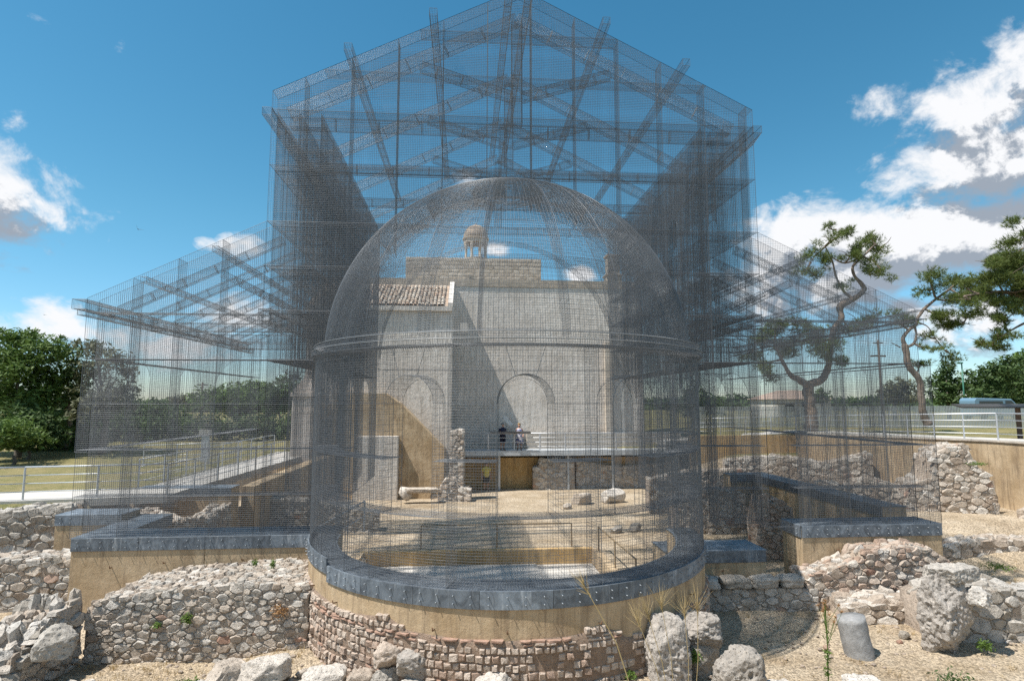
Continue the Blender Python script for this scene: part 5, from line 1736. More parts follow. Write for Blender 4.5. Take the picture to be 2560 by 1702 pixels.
person((2.32, 36.85, 2.0), .55, 'visitor in navy shirt and shorts leaning on the footbridge railing', 'navy', 'hair_grey', legs='navy', turn=1, hand=((.3, -.3, 1.05), (-.38, -.22, 1.22)), h=.97)
person((3.36, 36.85, 2.0), -.15, 'visitor in white and blue flowered dress on the footbridge', 'flower', 'hair_fair', dress='flower', turn=-.5, hand=((.26, -.2, .98), (-.3, -.05, .85)), h=.95)
person((1.3, 36.6, -.42), .3, 'visitor in yellow shirt standing in shade under the footbridge', 'yellow', 'hair_dark', legs='dark_cloth', hand=((.26, -.1, .86), (-.3, -.08, .86)))

# left walkway: path slabs and railings
pth = link('path', MB().hexa([(-19, 19.6, 1.6), (-10.1, 21.2, 1.6), (-10.1, 23.0, 1.6), (-19, 22.0, 1.6), (-19, 19.6, 1.84), (-10.1, 21.2, 1.84), (-10.1, 23.0, 1.84), (-19, 22.0, 1.84)])
           .hexa([(-11.9, 22.8, 1.6), (-10.11, 22.2, 1.6), (-8.9, 37, 1.7), (-11.3, 37, 1.7), (-11.9, 22.8, 1.846), (-10.11, 22.2, 1.846), (-8.9, 37, 2.02), (-11.3, 37, 2.02)]).mesh(), None, M['concrete'])
tag(pth, kind='structure')
railing('railing', 'steel railing along the near side of the left walkway', [(-18.5, 19.7, 1.84), (-14.3, 20.6, 1.84), (-10.15, 21.3, 1.84)], 1.05, 3, 2.2, 'steel railings of the walkways', r=.028)
railing('railing', 'steel railing climbing beside the left walkway towards the stone pier', [(-10.15, 21.3, 1.84), (-9.3, 31.5, 1.95)], 1.05, 3, 1.6, 'steel railings of the walkways')
railing('railing', 'far steel railing of the left walkway beside the lawn', [(-12.0, 23.0, 1.84), (-11.4, 36.5, 2.0)], 1.05, 3, 1.7, 'steel railings of the walkways')
railing('railing', 'steel railing crossing behind the left aisle in front of the lawn', [(-16.0, 31.0, 1.8), (-11.5, 31.6, 1.9)], 1.05, 3, 1.7, 'steel railings of the walkways')
railing('railing', 'steel railing on top of the right retaining wall', [(21.16, 16.0, 3.5), (21.16, 22.0, 3.47), (21.16, 36.4, 3.03)], 1.08, 3, 1.55, 'steel railings of the walkways', r=.028)
railing('railing', 'steel railing along the far right edge of the dig', [(14.4, 36.25, 2.9), (21.1, 36.3, 3.03)], 1.05, 3, 1.7, 'steel railings of the walkways')
pth2 = link('path', MB().hexa([(21.6, 18, 3.2), (23.6, 18, 3.2), (23.6, 38.6, 2.8), (21.6, 38.6, 2.8), (21.6, 18, 3.56), (23.6, 18, 3.56), (23.6, 38.6, 3.1), (21.6, 38.6, 3.1)])
            .hexa([(12.6, 36.7, 1.8), (21.59, 36.7, 2.6), (21.59, 38.5, 2.6), (12.6, 38.5, 1.8), (12.6, 36.7, 2.5), (21.59, 36.7, 3.08), (21.59, 38.5, 3.08), (12.6, 38.5, 2.5)]).mesh(), None, M['concrete'])
tag(pth2, kind='structure')
sb = empty('sign_post', atY(512, 1112, 33), 'grey steel information post beside the left walkway', 'sign')
p_ = atY(512, 1112, 33)
link('post', MB().box(p_.x - .2, p_.x + .2, p_.y, p_.y + .12, 1.8, p_.z + .75).mesh(), sb, M['rail'])
link('sign_board', MB().box(p_.x - .32, p_.x + .32, p_.y - .05, p_.y - .001, p_.z + .5, p_.z + .82).mesh(), sb, M['concrete'])
ld = empty('reading_desk', (25.0, 25.5, 3.3), 'long dark information lectern on posts at the right edge', 'panel')
link('board', MB().hexa([(22.6, 25.2, 4.72), (28.6, 25.2, 4.72), (28.6, 25.8, 4.86), (22.6, 25.8, 4.86), (22.6, 25.2, 4.78), (28.6, 25.2, 4.78), (28.6, 25.8, 4.92), (22.6, 25.8, 4.92)]).mesh(), ld, simple('lectern_board', (.05, .045, .04), .45))
for x in (25.6, 28.0): link('post', MB().box(x - .07, x + .07, 25.4, 25.55, 3.2, 4.75).mesh(), ld, simple('rust_post', (.16, .09, .06), .7))
# ------------------------------------------------------------------ vegetation
def leaf_mat(name, c1, c2, trans=.25):
    m, t, b = newmat(name)
    co = t('ShaderNodeNewGeometry').outputs['Position']
    n = t('ShaderNodeTexNoise', {'Vector': co, 'Scale': 1.6, 'Detail': 5.0, 'Roughness': .7}).outputs[0]
    n2 = t('ShaderNodeTexWhiteNoise', {'Vector': t.vmath('MULTIPLY', co, (7, 7, 7))}, noise_dimensions='3D').outputs[0]
    f = t.math('ADD', t.maprange(n, .3, .7, 0, .7), t.math('MULTIPLY', n2, .3))
    c = t.mix(f, c1, c2)
    t.l.new(c, b.inputs['Base Color'])
    b.inputs['Roughness'].default_value = .6
    b.inputs['Specular IOR Level'].default_value = .3
    tr = t('ShaderNodeBsdfTranslucent', {'Color': c})
    mx = t('ShaderNodeMixShader', {0: trans, 1: b.outputs[0], 2: tr.outputs[0]})
    out = [n for n in t.n if n.type == 'OUTPUT_MATERIAL'][0]
    t.l.new(mx.outputs[0], out.inputs['Surface'])
    return m


M['leaf'] = leaf_mat('broad_leaf', (.06, .115, .025), (.17, .25, .06))
M['leaf_olive'] = leaf_mat('olive_leaf', (.09, .1, .05), (.2, .2, .11))
M['leaf_dark'] = leaf_mat('dark_leaf', (.04, .08, .025), (.11, .165, .05))
M['needle'] = leaf_mat('pine_needle', (.07, .11, .025), (.21, .25, .07), .2)
M['grass'] = leaf_mat('green_grass', (.06, .12, .02), (.16, .24, .05))
M['straw'] = leaf_mat('dry_grass', (.36, .25, .11), (.52, .4, .2), .3)
M['thistle'] = leaf_mat('dry_thistle', (.3, .15, .06), (.42, .26, .13), .1)


def leaf_cloud(blobs, per_m3, size, elong=1.6, shell=.55, droop=0.0, up=.5, clump=None, cap=60000):
    """leaf quads spread through ellipsoid clumps; returns mesh arrays"""
    C = []
    for c, r in blobs:
        vol = 4.19 * r[0] * r[1] * r[2]
        n = int(min(cap / max(1, len(blobs)) * 3, vol * per_m3)) + 12
        d = rng.normal(size=(n, 3)); d /= np.linalg.norm(d, axis=1)[:, None]
        rad = rng.random(n) ** shell
        lump = 1 + .25 * np.sin(d[:, 0] * 5 + c[0]) * np.cos(d[:, 2] * 6 + c[2]) + .18 * np.sin(d[:, 1] * 9 + c[1] * 3)
        C.append(np.array(c) + d * (rad * lump)[:, None] * np.array(r))
    C = np.concatenate(C)
    n = len(C)
    nrm = rng.normal(size=(n, 3)); nrm[:, 2] = np.abs(nrm[:, 2]) + up; nrm /= np.linalg.norm(nrm, axis=1)[:, None]
    t = rng.normal(size=(n, 3)); t[:, 2] -= droop
    a = np.cross(nrm, t); a /= np.linalg.norm(a, axis=1)[:, None] + 1e-9
    b = np.cross(a, nrm)
    s = size * rng.uniform(.6, 1.35, n)[:, None]
    P = [C - b * s * elong, C + a * s * .55, C + b * s * elong, C - a * s * .55]
    V = np.stack(P, 1).reshape(-1, 3)
    return V, np.arange(n * 4).reshape(-1, 4)


def needle_cloud(blobs, tufts_per_m3, length, needles=9, width=.012, shell=.5):
    C, D = [], []
    for c, r in blobs:
        n = int(4.19 * r[0] * r[1] * r[2] * tufts_per_m3) + 6
        d = rng.normal(size=(n, 3)); d /= np.linalg.norm(d, axis=1)[:, None]
        rad = rng.random(n) ** shell
        lump = 1 + .3 * np.sin(d[:, 0] * 5 + c[0] * 3) * np.cos(d[:, 2] * 4 + c[2]) + .2 * np.sin(d[:, 1] * 8 + c[1])
        C.append(np.array(c) + d * (rad * lump)[:, None] * np.array(r))
        D.append(d * .7 + np.array([0, 0, .55]))
    C, D = np.repeat(np.concatenate(C), needles, 0), np.repeat(np.concatenate(D), needles, 0)
    n = len(C)
    D = D + rng.normal(size=(n, 3)) * .62; D /= np.linalg.norm(D, axis=1)[:, None]
    a = np.cross(D, rng.normal(size=(n, 3))); a /= np.linalg.norm(a, axis=1)[:, None]
    L = length * rng.uniform(.6, 1.2, n)[:, None]
    V = np.stack([C - a * width, C + a * width, C + D * L], 1).reshape(-1, 3)
    return V, np.arange(n * 3).reshape(-1, 3)


def smooth_limb(pts, rad, n=5):
    """a limb as a flowing line with small swellings"""
    pts = [Vector(p) for p in pts]
    P, Rr = [], []
    for i in range(len(pts) - 1):
        p0, p1, p2, p3 = pts[max(i - 1, 0)], pts[i], pts[i + 1], pts[min(i + 2, len(pts) - 1)]
        for k in range(n):
            t = k / n
            q = .5 * ((2 * p1) + (p2 - p0) * t + (2 * p0 - 5 * p1 + 4 * p2 - p3) * t * t + (3 * p1 - p0 - 3 * p2 + p3) * t ** 3)
            r = rad[i] + (rad[i + 1] - rad[i]) * t
            P.append(q + Vector((mnoise.noise(q * 2.1), mnoise.noise(q * 2.1 + Vector((5, 0, 0))), 0)) * r * .35)
            Rr.append(r * (1 + .22 * mnoise.noise(q * 3.3)))
    return P + [pts[-1]], Rr + [rad[-1]]


def tree(name, label, base, limbs, blobs, leaf='leaf', bark='bark_grey', size=.09, dens=110, group=None, cat='tree', needles=False, **kw):
    """limbs: list of (points, radii); blobs: leaf clumps"""
    th = empty(name, base, label, cat, group)
    for i, (pts, rad) in enumerate(limbs):
        pts, rad = smooth_limb(pts, rad)
        link('trunk' if i == 0 else 'limb', MB().tube(pts, rad, 10).mesh('trunk', True), th, M[bark])
    V, F = needle_cloud(blobs, dens, size) if needles else leaf_cloud(blobs, dens, size, **kw)
    link('crown', npmesh(V, F, 'crown', False), th, M[leaf])
    return th


def gz(x, y): return float(ground_h(np.array([x]), np.array([y]))[0])


def px_tree(name, label, Y, base_px, blobs_px, leaf, size, dens, group, thick=.22, shrub=False, flat=1.0, **kw):
    """broad-leaved tree from clumps (x, y, rx, ry) measured on the tree's own depth plane Y, spread in depth"""
    k = Y / FPX * 1.02
    b = atY(base_px[0], base_px[1], Y); b.z = gz(b.x, Y) - .1
    bl, limbs = [], []
    rx_all = (max(p[0] + p[2] for p in blobs_px) - min(p[0] - p[2] for p in blobs_px)) * k / 2
    top = Vector((b.x, b.y, b.z + (.3 if shrub else .45) * (atY(base_px[0], min(p[1] for p in blobs_px), Y).z - b.z)))
    limbs.append(([b, b + (top - b) * .5 + Vector((.1, .05, 0)), top], [thick, thick * .8, thick * .65]))
    for i, (x, y, rx, ry) in enumerate(blobs_px):
        c = atY(x, y, Y)
        dy = random.uniform(-.5, .5) * rx_all * flat
        c.y += dy
        c.x *= (Y + dy) / Y; c.z = 5 + (c.z - 5) * (Y + dy) / Y
        bl.append((tuple(c), (rx * k * .86, max(rx, ry) * k * flat * .86, ry * k * .86)))
        for _ in range(7):      # satellites roughen the outline
            d = Vector((random.gauss(0, 1), random.gauss(0, 1), random.gauss(0, 1))).normalized()
            q = c + Vector((d.x * rx * k, d.y * rx * k * flat, d.z * ry * k)) * random.uniform(.8, 1.12)
            s = random.uniform(.16, .42)
            bl.append((tuple(q), (rx * k * s, rx * k * s, ry * k * s)))
        if i % 2 == 0 and not shrub: limbs.append(([top - (top - b) * .2, (top + c) / 2 + Vector((0, 0, .2)), c], [thick * .5, thick * .3, thick * .1]))
    return tree(name, label, b, limbs, bl, leaf, 'bark_grey', size, dens, group, **kw)


TB = 'trees beyond the dig'
px_tree('leafy_tree', 'dense green tree at the left edge beyond the lawn', 37, (45, 1100), [(30, 900, 70, 55), (60, 850, 60, 30), (100, 930, 60, 50), (20, 990, 60, 60), (85, 1000, 60, 60), (120, 870, 50, 35), (-40, 930, 60, 80)], 'leaf', .1, 150, TB)
px_tree('leafy_tree', 'second green tree with sky gaps behind the mesh corner', 40, (165, 1100), [(165, 880, 45, 30), (150, 960, 50, 55), (190, 1000, 50, 60), (150, 1050, 60, 50), (210, 930, 40, 30)], 'leaf_dark', .1, 130, TB)
px_tree('olive_tree', 'grey-green olive-like tree seen through the left aisle mesh', 38, (255, 1100), [(235, 870, 45, 28), (290, 900, 40, 30), (225, 930, 45, 40), (300, 980, 45, 50), (250, 1010, 55, 50), (320, 930, 30, 25)], 'leaf_olive', .1, 100, TB)
px_tree('rounded_shrub', 'bright rounded shrub on the lawn at the left edge', 33, (35, 1112), [(30, 1075, 65, 40), (-20, 1085, 50, 35), (75, 1090, 40, 28)], 'leaf', .08, 190, TB, .1, True)
px_tree('dark_hedge_tree', 'dark tree mass behind the lawn left of the stone pier', 52, (330, 1080), [(330, 1040, 70, 40), (420, 1050, 70, 35), (250, 1060, 60, 40), (180, 1070, 60, 40)], 'leaf_dark', .14, 60, TB)
px_tree('round_tree', 'round-crowned tree far behind the left walkway', 62, (600, 1055), [(560, 1000, 70, 38), (620, 990, 70, 42), (660, 1010, 50, 40)], 'leaf', .16, 50, TB)
px_tree('round_tree', 'dark round-crowned tree left of the stone pier', 58, (700, 1060), [(690, 1000, 50, 45), (720, 985, 50, 45)], 'leaf_dark', .16, 50, TB)
px_tree('round_tree', 'small round tree far away on the horizon behind the left aisle', 90, (458, 1040), [(458, 1000, 26, 18), (470, 1015, 24, 14)], 'leaf_olive', .2, 40, TB)
for x, lb in ((625, 'small clipped bush on the far lawn beside its twin'), (663, 'small clipped bush nearest the stone pier on the far lawn')):
    px_tree('clipped_bush', lb, 48, (x, 1070), [(x, 1066, 14, 10)], 'leaf_dark', .08, 300, 'clipped bushes', .05, True)
for x, y, rx, ry, Yd, lb in ((70, 1050, 80, 45, 36, 'low dark undergrowth under the trees at the left edge'), (170, 1070, 70, 35, 41, 'low dark undergrowth under the second green tree')):
    px_tree('undergrowth_shrub', lb, Yd, (x, 1112), [(x, y, rx, ry), (x - 40, y + 35, rx * .8, ry * .8), (x + 40, y + 38, rx * .8, ry * .7), (x, y + 45, rx, ry * .6)], 'leaf_dark', .1, 120, TB, .1, True)
hg = []
for k in range(60):
    t = k / 59; X = -40 + 31 * t
    hg.append(((X, 47 + 3 * t + random.uniform(-.5, .5), 2.6 + random.uniform(0, .5)), (.9, .9, random.uniform(.9, 1.5))))
V, F = leaf_cloud(hg, 75, .12)
h_ = link('hedge', npmesh(V, F, 'hedge'), None, M['leaf_dark']); tag(h_, 'long dark hedge behind the lawn seen through the left aisle mesh', 'hedge')
# right side
px_tree('leafy_tree', 'small dense tree beside the lamp post on the right', 62, (2370, 1010), [(2365, 930, 30, 28), (2350, 965, 36, 30), (2385, 970, 36, 32), (2365, 995, 38, 25)], 'leaf_dark', .16, 60, TB)
px_tree('leafy_tree', 'broad dark green tree behind the van at the right edge', 60, (2500, 1010), [(2450, 960, 50, 35), (2500, 930, 60, 38), (2560, 960, 60, 50), (2475, 985, 60, 30), (2530, 985, 60, 35)], 'leaf_dark', .16, 60, TB)
px_tree('leafy_tree', 'yellowish tree top above the broad one at the right edge', 72, (2570, 1000), [(2565, 900, 40, 35), (2600, 930, 50, 50)], 'leaf', .18, 50, TB)
px_tree('leafy_tree', 'bushy tree behind the fence seen through the right aisle mesh', 60, (2235, 1012), [(2225, 975, 28, 22), (2262, 968, 36, 26), (2245, 995, 50, 22)], 'leaf_olive', .16, 60, TB)
px_tree('leafy_tree', 'small bushy tree beside the pine trunk behind the mesh', 60, (2055, 1012), [(2055, 990, 26, 18), (2040, 1000, 24, 14)], 'leaf_dark', .16, 60, TB)
px_tree('leafy_tree', 'dark tree beyond the right aisle close to the apse', 55, (1740, 1030), [(1735, 990, 30, 40), (1725, 1020, 35, 25), (1780, 1015, 40, 22)], 'leaf_dark', .15, 60, TB)
# a far belt of trees along the plain, one mass
V, F = [], []
bl = []
for k in range(170):
    a = R_(-62 + 124 * k / 169 + random.uniform(-.4, .4)) + R_(YAW)
    D = random.uniform(150, 240)
    bl.append(((D * math.sin(a), D * math.cos(a), 3.2 + random.uniform(.2, 1.4)), (random.uniform(4, 8), 4, random.uniform(1.2, 2.6))))
V, F = leaf_cloud(bl, 1.6, .7)
tl = link('treeline', npmesh(V, F, 'treeline'), None, M['leaf_dark']); tag(tl, 'far belt of trees along the horizon', 'treeline', None, 'stuff')


def pine(name, label, Y, limbs_px, clumps, dens=150, length=.27, rad=.66, depth=1.0):
    k = Y / FPX * 1.02
    limbs = []
    for pts, rr in limbs_px:
        limbs.append(([atY(x, y, Y) + Vector((0, dy, 0)) for x, y, dy in pts], [r * k * rad for r in rr]))
    b = limbs[0][0][0]
    bl = []
    for x, y, rx, ry in clumps:
        c = atY(x, y, Y); c.y += random.uniform(-.6, .6) * depth
        for _ in range(5):
            d = Vector((random.gauss(0, 1), random.gauss(0, 1), random.gauss(0, .8))) * .45
            q = c + Vector((d.x * rx * k, d.y * rx * k * depth, d.z * ry * k))
            bl.append((tuple(q), (rx * k * .55, rx * k * .55, ry * k * .5)))
        j = min((p for l in limbs for p in l[0]), key=lambda p: (p - c).length)
        limbs.append(([j, (j + c) / 2 + Vector((0, 0, -.05)), c], [3 * k, 2 * k, .8 * k]))
        for _ in range(3):
            e = c + Vector((random.gauss(0, rx * k * .5), random.gauss(0, rx * k * .5), random.gauss(.1, ry * k * .45)))
            limbs.append(([(j + c * 2) / 3, (c + e) / 2, e], [1.2 * k, .8 * k, .4 * k]))
    return tree(
        name, label, b, limbs, bl, 'needle', 'bark', length, dens, 'twisted pines on the right terrace', needles=True)


pine('pine_tree', 'twisted pine with forked trunk rising behind the right aisle mesh', 36,
     [([(2030, 1075, 0), (2028, 1030, 0), (2022, 990, 0), (2020, 960, 0)], [24, 22, 20, 18]),
      ([(2020, 960, 0), (2050, 952, .1), (2070, 932, .2), (2078, 895, .2), (2080, 860, .1), (2086, 820, 0), (2103, 795, 0), (2101, 765, 0), (2130, 748, -.1), (2156, 728, -.1), (2158, 715, 0), (2140, 690, .1), (2135, 665, .1), (2160, 640, .1), (2190, 610, .1)], [15, 14, 13, 12, 12, 11, 12, 13, 11, 9, 8, 6, 5, 4, 3]),
      ([(2022, 965, 0), (1995, 950, -.2), (1970, 937, -.3), (1945, 900, -.4), (1925, 860, -.5)], [14, 12, 9, 6, 3]),
      ([(2130, 748, -.1), (2110, 725, .1), (2095, 690, .2), (2085, 650, .2), (2065, 615, .1)], [6, 5, 4, 3, 2]),
      ([(2160, 640, .1), (2120, 655, .3), (2090, 640, .4)], [4, 3, 2])],
     [(2110, 575, 26, 24), (2065, 600, 28, 24), (2035, 640, 32, 24), (2010, 680, 26, 20), (2045, 690, 22, 14), (2075, 650, 30, 20), (2115, 640, 34, 22), (2190, 590, 34, 30), (2210, 620, 26, 24), (2180, 650, 30, 22),
      (2195, 685, 30, 20), (2165, 680, 22, 16), (2110, 712, 26, 14), (2140, 625, 24, 18), (2085, 565, 18, 16),
      (1945, 815, 40, 26), (1895, 850, 34, 28), (1990, 810, 36, 24), (1900, 905, 40, 28), (1960, 870, 50, 30), (2030, 850, 50, 36), (2130, 825, 40, 22), (2100, 905, 26, 26), (1935, 940, 24, 26), (2055, 880, 30, 24), (2150, 800, 30, 22)])
pine('pine_tree', 'slender crooked pine leaning over the railing on the right terrace', 33,
     [([(2322, 1062, 0), (2308, 1030, 0), (2303, 1000, 0), (2302, 970, 0), (2292, 940, 0), (2270, 912, 0), (2264, 880, 0), (2262, 862, 0)], [16, 13, 12, 12, 12, 12, 12, 12]),
      ([(2262, 862, 0), (2258, 845, 0), (2275, 825, .1), (2296, 810, .2), (2300, 795, .2), (2318, 770, .2), (2350, 745, .3), (2385, 720, .3), (2405, 700, .3)], [8, 7, 6, 6, 6, 6, 5, 4, 3]),
      ([(2266, 868, 0), (2285, 858, 0), (2294, 835, .1), (2290, 815, .1)], [6, 5, 4, 4]),
      ([(2300, 805, .2), (2325, 815, .2), (2345, 845, .2), (2365, 870, .2)], [3, 2, 2, 1]),
      ([(2250, 868, 0), (2235, 862, -.1), (2222, 858, -.2)], [3, 2, 1])],
     [(2318, 690, 32, 28), (2330, 725, 30, 20), (2360, 755, 40, 24), (2400, 745, 40, 26), (2345, 790, 40, 22), (2390, 800, 46, 24), (2425, 790, 36, 26), (2430, 730, 40, 30), (2400, 710, 34, 24), (2255, 800, 36, 30), (2325, 838, 22, 14),
      (2312, 908, 26, 16), (2345, 868, 26, 16), (2378, 890, 26, 22), (2300, 870, 14, 9)])
pine('pine_tree', 'heavy pine bough reaching in from the right edge', 24,
     [([(2700, 1130, 0), (2690, 980, 0), (2665, 860, 0), (2640, 790, 0)], [30, 26, 22, 18]), ([(2640, 790, 0), (2570, 745, 0), (2510, 730, 0), (2450, 735, 0), (2410, 740, 0)], [14, 10, 8, 5, 3]),
      ([(2640, 790, 0), (2580, 800, 0), (2520, 830, 0), (2480, 855, 0)], [7, 5, 3, 2]), ([(2640, 790, 0), (2600, 700, 0), (2560, 640, 0)], [12, 8, 4])],
     [(2540, 590, 40, 34), (2500, 650, 50, 34), (2460, 660, 38, 28), (2550, 660, 50, 40), (2430, 710, 34, 24), (2480, 710, 50, 36), (2540, 730, 56, 40), (2600, 700, 60, 50), (2430, 750, 30, 20), (2490, 765, 46, 28), (2550, 785, 46, 28), (2500, 800, 30, 22),
      (2480, 845, 34, 22), (2455, 858, 26, 14), (2500, 860, 24, 18), (2620, 620, 60, 60)], dens=420, length=.22)

# ------------------------------------------------------------------ street edge on the right: fence, lamp post, van, poles, house
fe = empty('palisade_fence', (35, 44, 3.2), 'pale palisade fence of upright slats along the road on the right', 'fence')
sm = MB().box(-.035, .035, -.012, .012, 0, 1.75).mesh('slat'); sm.materials.append(simple('pale_steel', (.42, .45, .46), .5, .3))
A, B = atY(1730, 1030, 46), atY(2620, 1030, 42)
A.z, B.z = gz(A.x, A.y), gz(B.x, B.y)
for k in range(240): piece('slat', sm, fe, A + (B - A) * k / 239)
for z in (.35, 1.45): link('fence_rail', MB().tube([A + Vector((0, .03, z)), B + Vector((0, .03, z))], .025, 6).mesh(), fe, sm.materials[0])
p_ = atY(2412, 1012, 60)
lm = empty('lamp_post', p_, 'tall thin green lamp post beside the small dense tree', 'lamp post')
M['green_paint'] = simple('green_paint', (.06, .2, .14), .5)
t_ = atY(2404, 908, 60)
link('pole', MB().tube([Vector((p_.x, 60, 2.9)), Vector((t_.x, 60, t_.z))], [.1, .06], 8).mesh(smooth=True), lm, M['green_paint'])
link('lamp_head', MB().box(t_.x - .45, t_.x + .1, 59.85, 60.15, t_.z - .02, t_.z + .12).mesh(bevel=.04), lm, M['green_paint'])
for px, Y, yt, lb in ((2206, 56, 850, 'dark wooden utility pole with crossarm seen through the right aisle mesh'), (503, 62, 955, 'dark utility pole far behind the left aisle')):
    b_ = atY(px, 1020, Y); t_ = atY(px, yt, Y)
    up = empty('utility_pole', (b_.x, Y, 2.9), lb, 'pole')
    link('pole', MB().tube([(b_.x, Y, 2.6), (b_.x, Y, t_.z)], [.14, .1], 8).mesh(smooth=True), up, M['bark_grey'])
    link('crossarm', MB().box(b_.x - .5, b_.x + .5, Y - .05, Y + .05, t_.z - .35, t_.z - .22).mesh(), up, M['bark_grey'])
    link('crossarm', MB().box(b_.x - .9, b_.x + .7, Y - .05, Y + .05, t_.z - 1.7, t_.z - 1.55).mesh(), up, M['bark_grey'])

vn_c = atY(2478, 1030, 54); vz = gz(vn_c.x, 54) + .35
vn = empty('van', (vn_c.x, 54, vz), 'pale blue van passing behind the palisade fence', 'van')
M['van_paint'] = simple('van_paint', (.16, .27, .36), .3)
M['glass'] = simple('window_glass', (.04, .055, .065), .12)
M['tyre'] = simple('tyre', (.02, .02, .02), .8)
x0 = vn_c.x - 2.5
link('body', MB().prism([(x0, vz + .3), (x0 + 5.2, vz + .3), (x0 + 5.2, vz + .95), (x0 + 4.7, vz + 1.15), (x0 + 3.9, vz + 1.95), (x0 + .2, vz + 2.05), (x0, vz + 1.8)], 'y', 53.1, 54.9).mesh(bevel=.06), vn, M['van_paint'])
link('window', MB().prism([(x0 + 3.2, vz + 1.2), (x0 + 4.4, vz + 1.2), (x0 + 3.8, vz + 1.8), (x0 + 3.2, vz + 1.8)], 'y', 53.06, 53.09).mesh(), vn, M['glass'])
link('window', MB().box(x0 + .5, x0 + 2.9, 53.06, 53.09, vz + 1.2, vz + 1.75).mesh(), vn, M['glass'])
for x in (x0 + .9, x0 + 4.2):
    for y in (53.05, 54.75): link('wheel', MB().tube([(x, y, vz + .33), (x, y + .2, vz + .33)], .33, 18).mesh(), vn, M['tyre'])
hs_c = atY(1985, 1020, 80)
hs = empty('house', (hs_c.x, 80, 2.9), 'far house with low red roof seen through the right aisle mesh', 'house')
link('wall', MB().box(hs_c.x - 3.4, hs_c.x + 4.2, 78, 86, 2.5, 5.4).mesh(), hs, M['church'])
link('roof', MB().hexa([(hs_c.x - 3.8, 77.6, 5.4), (hs_c.x + 4.6, 77.6, 5.4), (hs_c.x + 4.6, 86.4, 5.4), (hs_c.x - 3.8, 86.4, 5.4), (hs_c.x - .6, 81, 6.7), (hs_c.x + 1.4, 81, 6.7), (hs_c.x + 1.4, 83, 6.7), (hs_c.x - .6, 83, 6.7)]).mesh(), hs, M['brick'])
link('door', MB().box(hs_c.x, hs_c.x + 1, 77.9, 77.98, 2.9, 5.0).mesh(), hs, M['dark'])
link('window', MB().box(hs_c.x - 2.4, hs_c.x - 1.2, 77.9, 77.98, 3.7, 4.6).mesh(), hs, M['dark'])

# birds
for (x, y, Y, s), lb in zip([(345, 573, 60, .55), (110, 787, 70, .3)], ['dark bird gliding in the blue sky left of the gable', 'tiny bird against the small cloud above the left trees']):
    c = atY(x, y, Y)
    V = [(0, -.5, 0), (.06, 0, .05), (0, .5, 0), (-.06, 0, .05), (.9, .1, .5), (-.75, .15, .65), (.12, -.12, .02), (-.12, -.12, .02), (.12, .18, .02), (-.12, .18, .02), (0, 0, -.08)]
    F = [(0, 6, 1), (6, 4, 8, 1), (1, 8, 2), (0, 3, 7), (7, 3, 9, 5), (3, 2, 9), (0, 1, 3), (1, 2, 3), (0, 10, 6), (6, 10, 8), (8, 10, 2), (2, 10, 9), (9, 10, 7), (7, 10, 0)]
    o = link('bird', pydata([Vector(v) * s for v in V], F), None, M['dark_cloth'], c); o.rotation_euler = (.5, .4, .9)
    tag(o, lb, 'bird')

# ------------------------------------------------------------------ weeds, dry grass, thistle, pebbles
def blades(spots, n, h, spread, width=.008, bend=.4):
    V, F = [], []
    for c in spots:
        c = Vector(c)
        for _ in range(n):
            a = random.uniform(0, 6.28); r = spread * math.sqrt(random.random())
            b = c + Vector((math.cos(a) * r, math.sin(a) * r, 0))
            hh = h * random.uniform(.5, 1.2); d = Vector((math.cos(a + random.uniform(-1, 1)), math.sin(a + random.uniform(-1, 1)), 0)) * hh * bend * random.random()
            s = Vector((-math.sin(a), math.cos(a), 0)) * width
            i = len(V)
            V += [b - s, b + s, b + d * .45 + Vector((0, 0, hh * .6)) + s * .7, b + d * .45 + Vector((0, 0, hh * .6)) - s * .7, b + d + Vector((0, 0, hh))]
            F += [(i, i + 1, i + 2, i + 3), (i + 3, i + 2, i + 4)]
    return pydata(V, F)


def weed(label, c, n=40, h=.2, spread=.12, mat='grass', group='green weeds among the ruins', leafy=True):
    if leafy:
        V, F = leaf_cloud([(tuple(Vector(c) + Vector((0, 0, h * .45))), (spread, spread, h * .55))], n / (4.19 * spread * spread * h * .55), .022, up=.3)
        o = link('weed', npmesh(V, F), None, M[mat])
    else:
        o = link('grass_tuft', blades([c], n, h, spread), None, M[mat])
    return tag(o, label, 'weed', group)


weed('green weed growing out of the middle of the broad rubble wall', (-5.6, 12.86, .55), 160, .2, .1)
weed('small green weed left of the larger one on the broad rubble wall', (-6.2, 12.92, .45), 90, .12, .09)
weed('brown withered plant hanging on the broad rubble wall near the apse', (-3.75, 12.8, .62), 190, .26, .17, 'thistle')
weed('weed on the sunlit top of the broad rubble wall', (-4.75, 14.2, 1.28), 70, .18, .07)
weed('weed near the right end of the broad rubble wall top', (-4.3, 14.0, 1.28), 80, .22, .07)
weed('leafy weed at the lower left corner stones', (-7.75, 10.55, .25), 260, .25, .2)
weed('weed under the big pitted boulder on the left', (-6.95, 10.6, .12), 150, .15, .2)
weed('green tuft between the fallen blocks below the wall', (-4.9, 11.3, .0), 170, .14, .25)
weed('green tuft at the foot of the leaning slab', (-3.2, 10.85, .0), 150, .16, .2)
weed('green weed between the two porous uprights', (4.12, 10.7, .35), 190, .28, .12)
weed('green weed at the foot of the broad porous pillar', (10.35, 11.45, .1), 200, .2, .18)
weed('low green weed right of the broad porous pillar', (11.9, 12.4, .1), 150, .12, .25)
weed('green grass at the foot of the crumbling rubble heap', (15.0, 16.0, .3), 300, .18, .4)
weed('low weeds on the gravel right of the plinth block', (13.7, 15.2, .0), 220, .1, .4)
weed('patch of bright grass on the left terrace edge', (-12.9, 18.7, 1.7), 420, .22, .75, leafy=False)
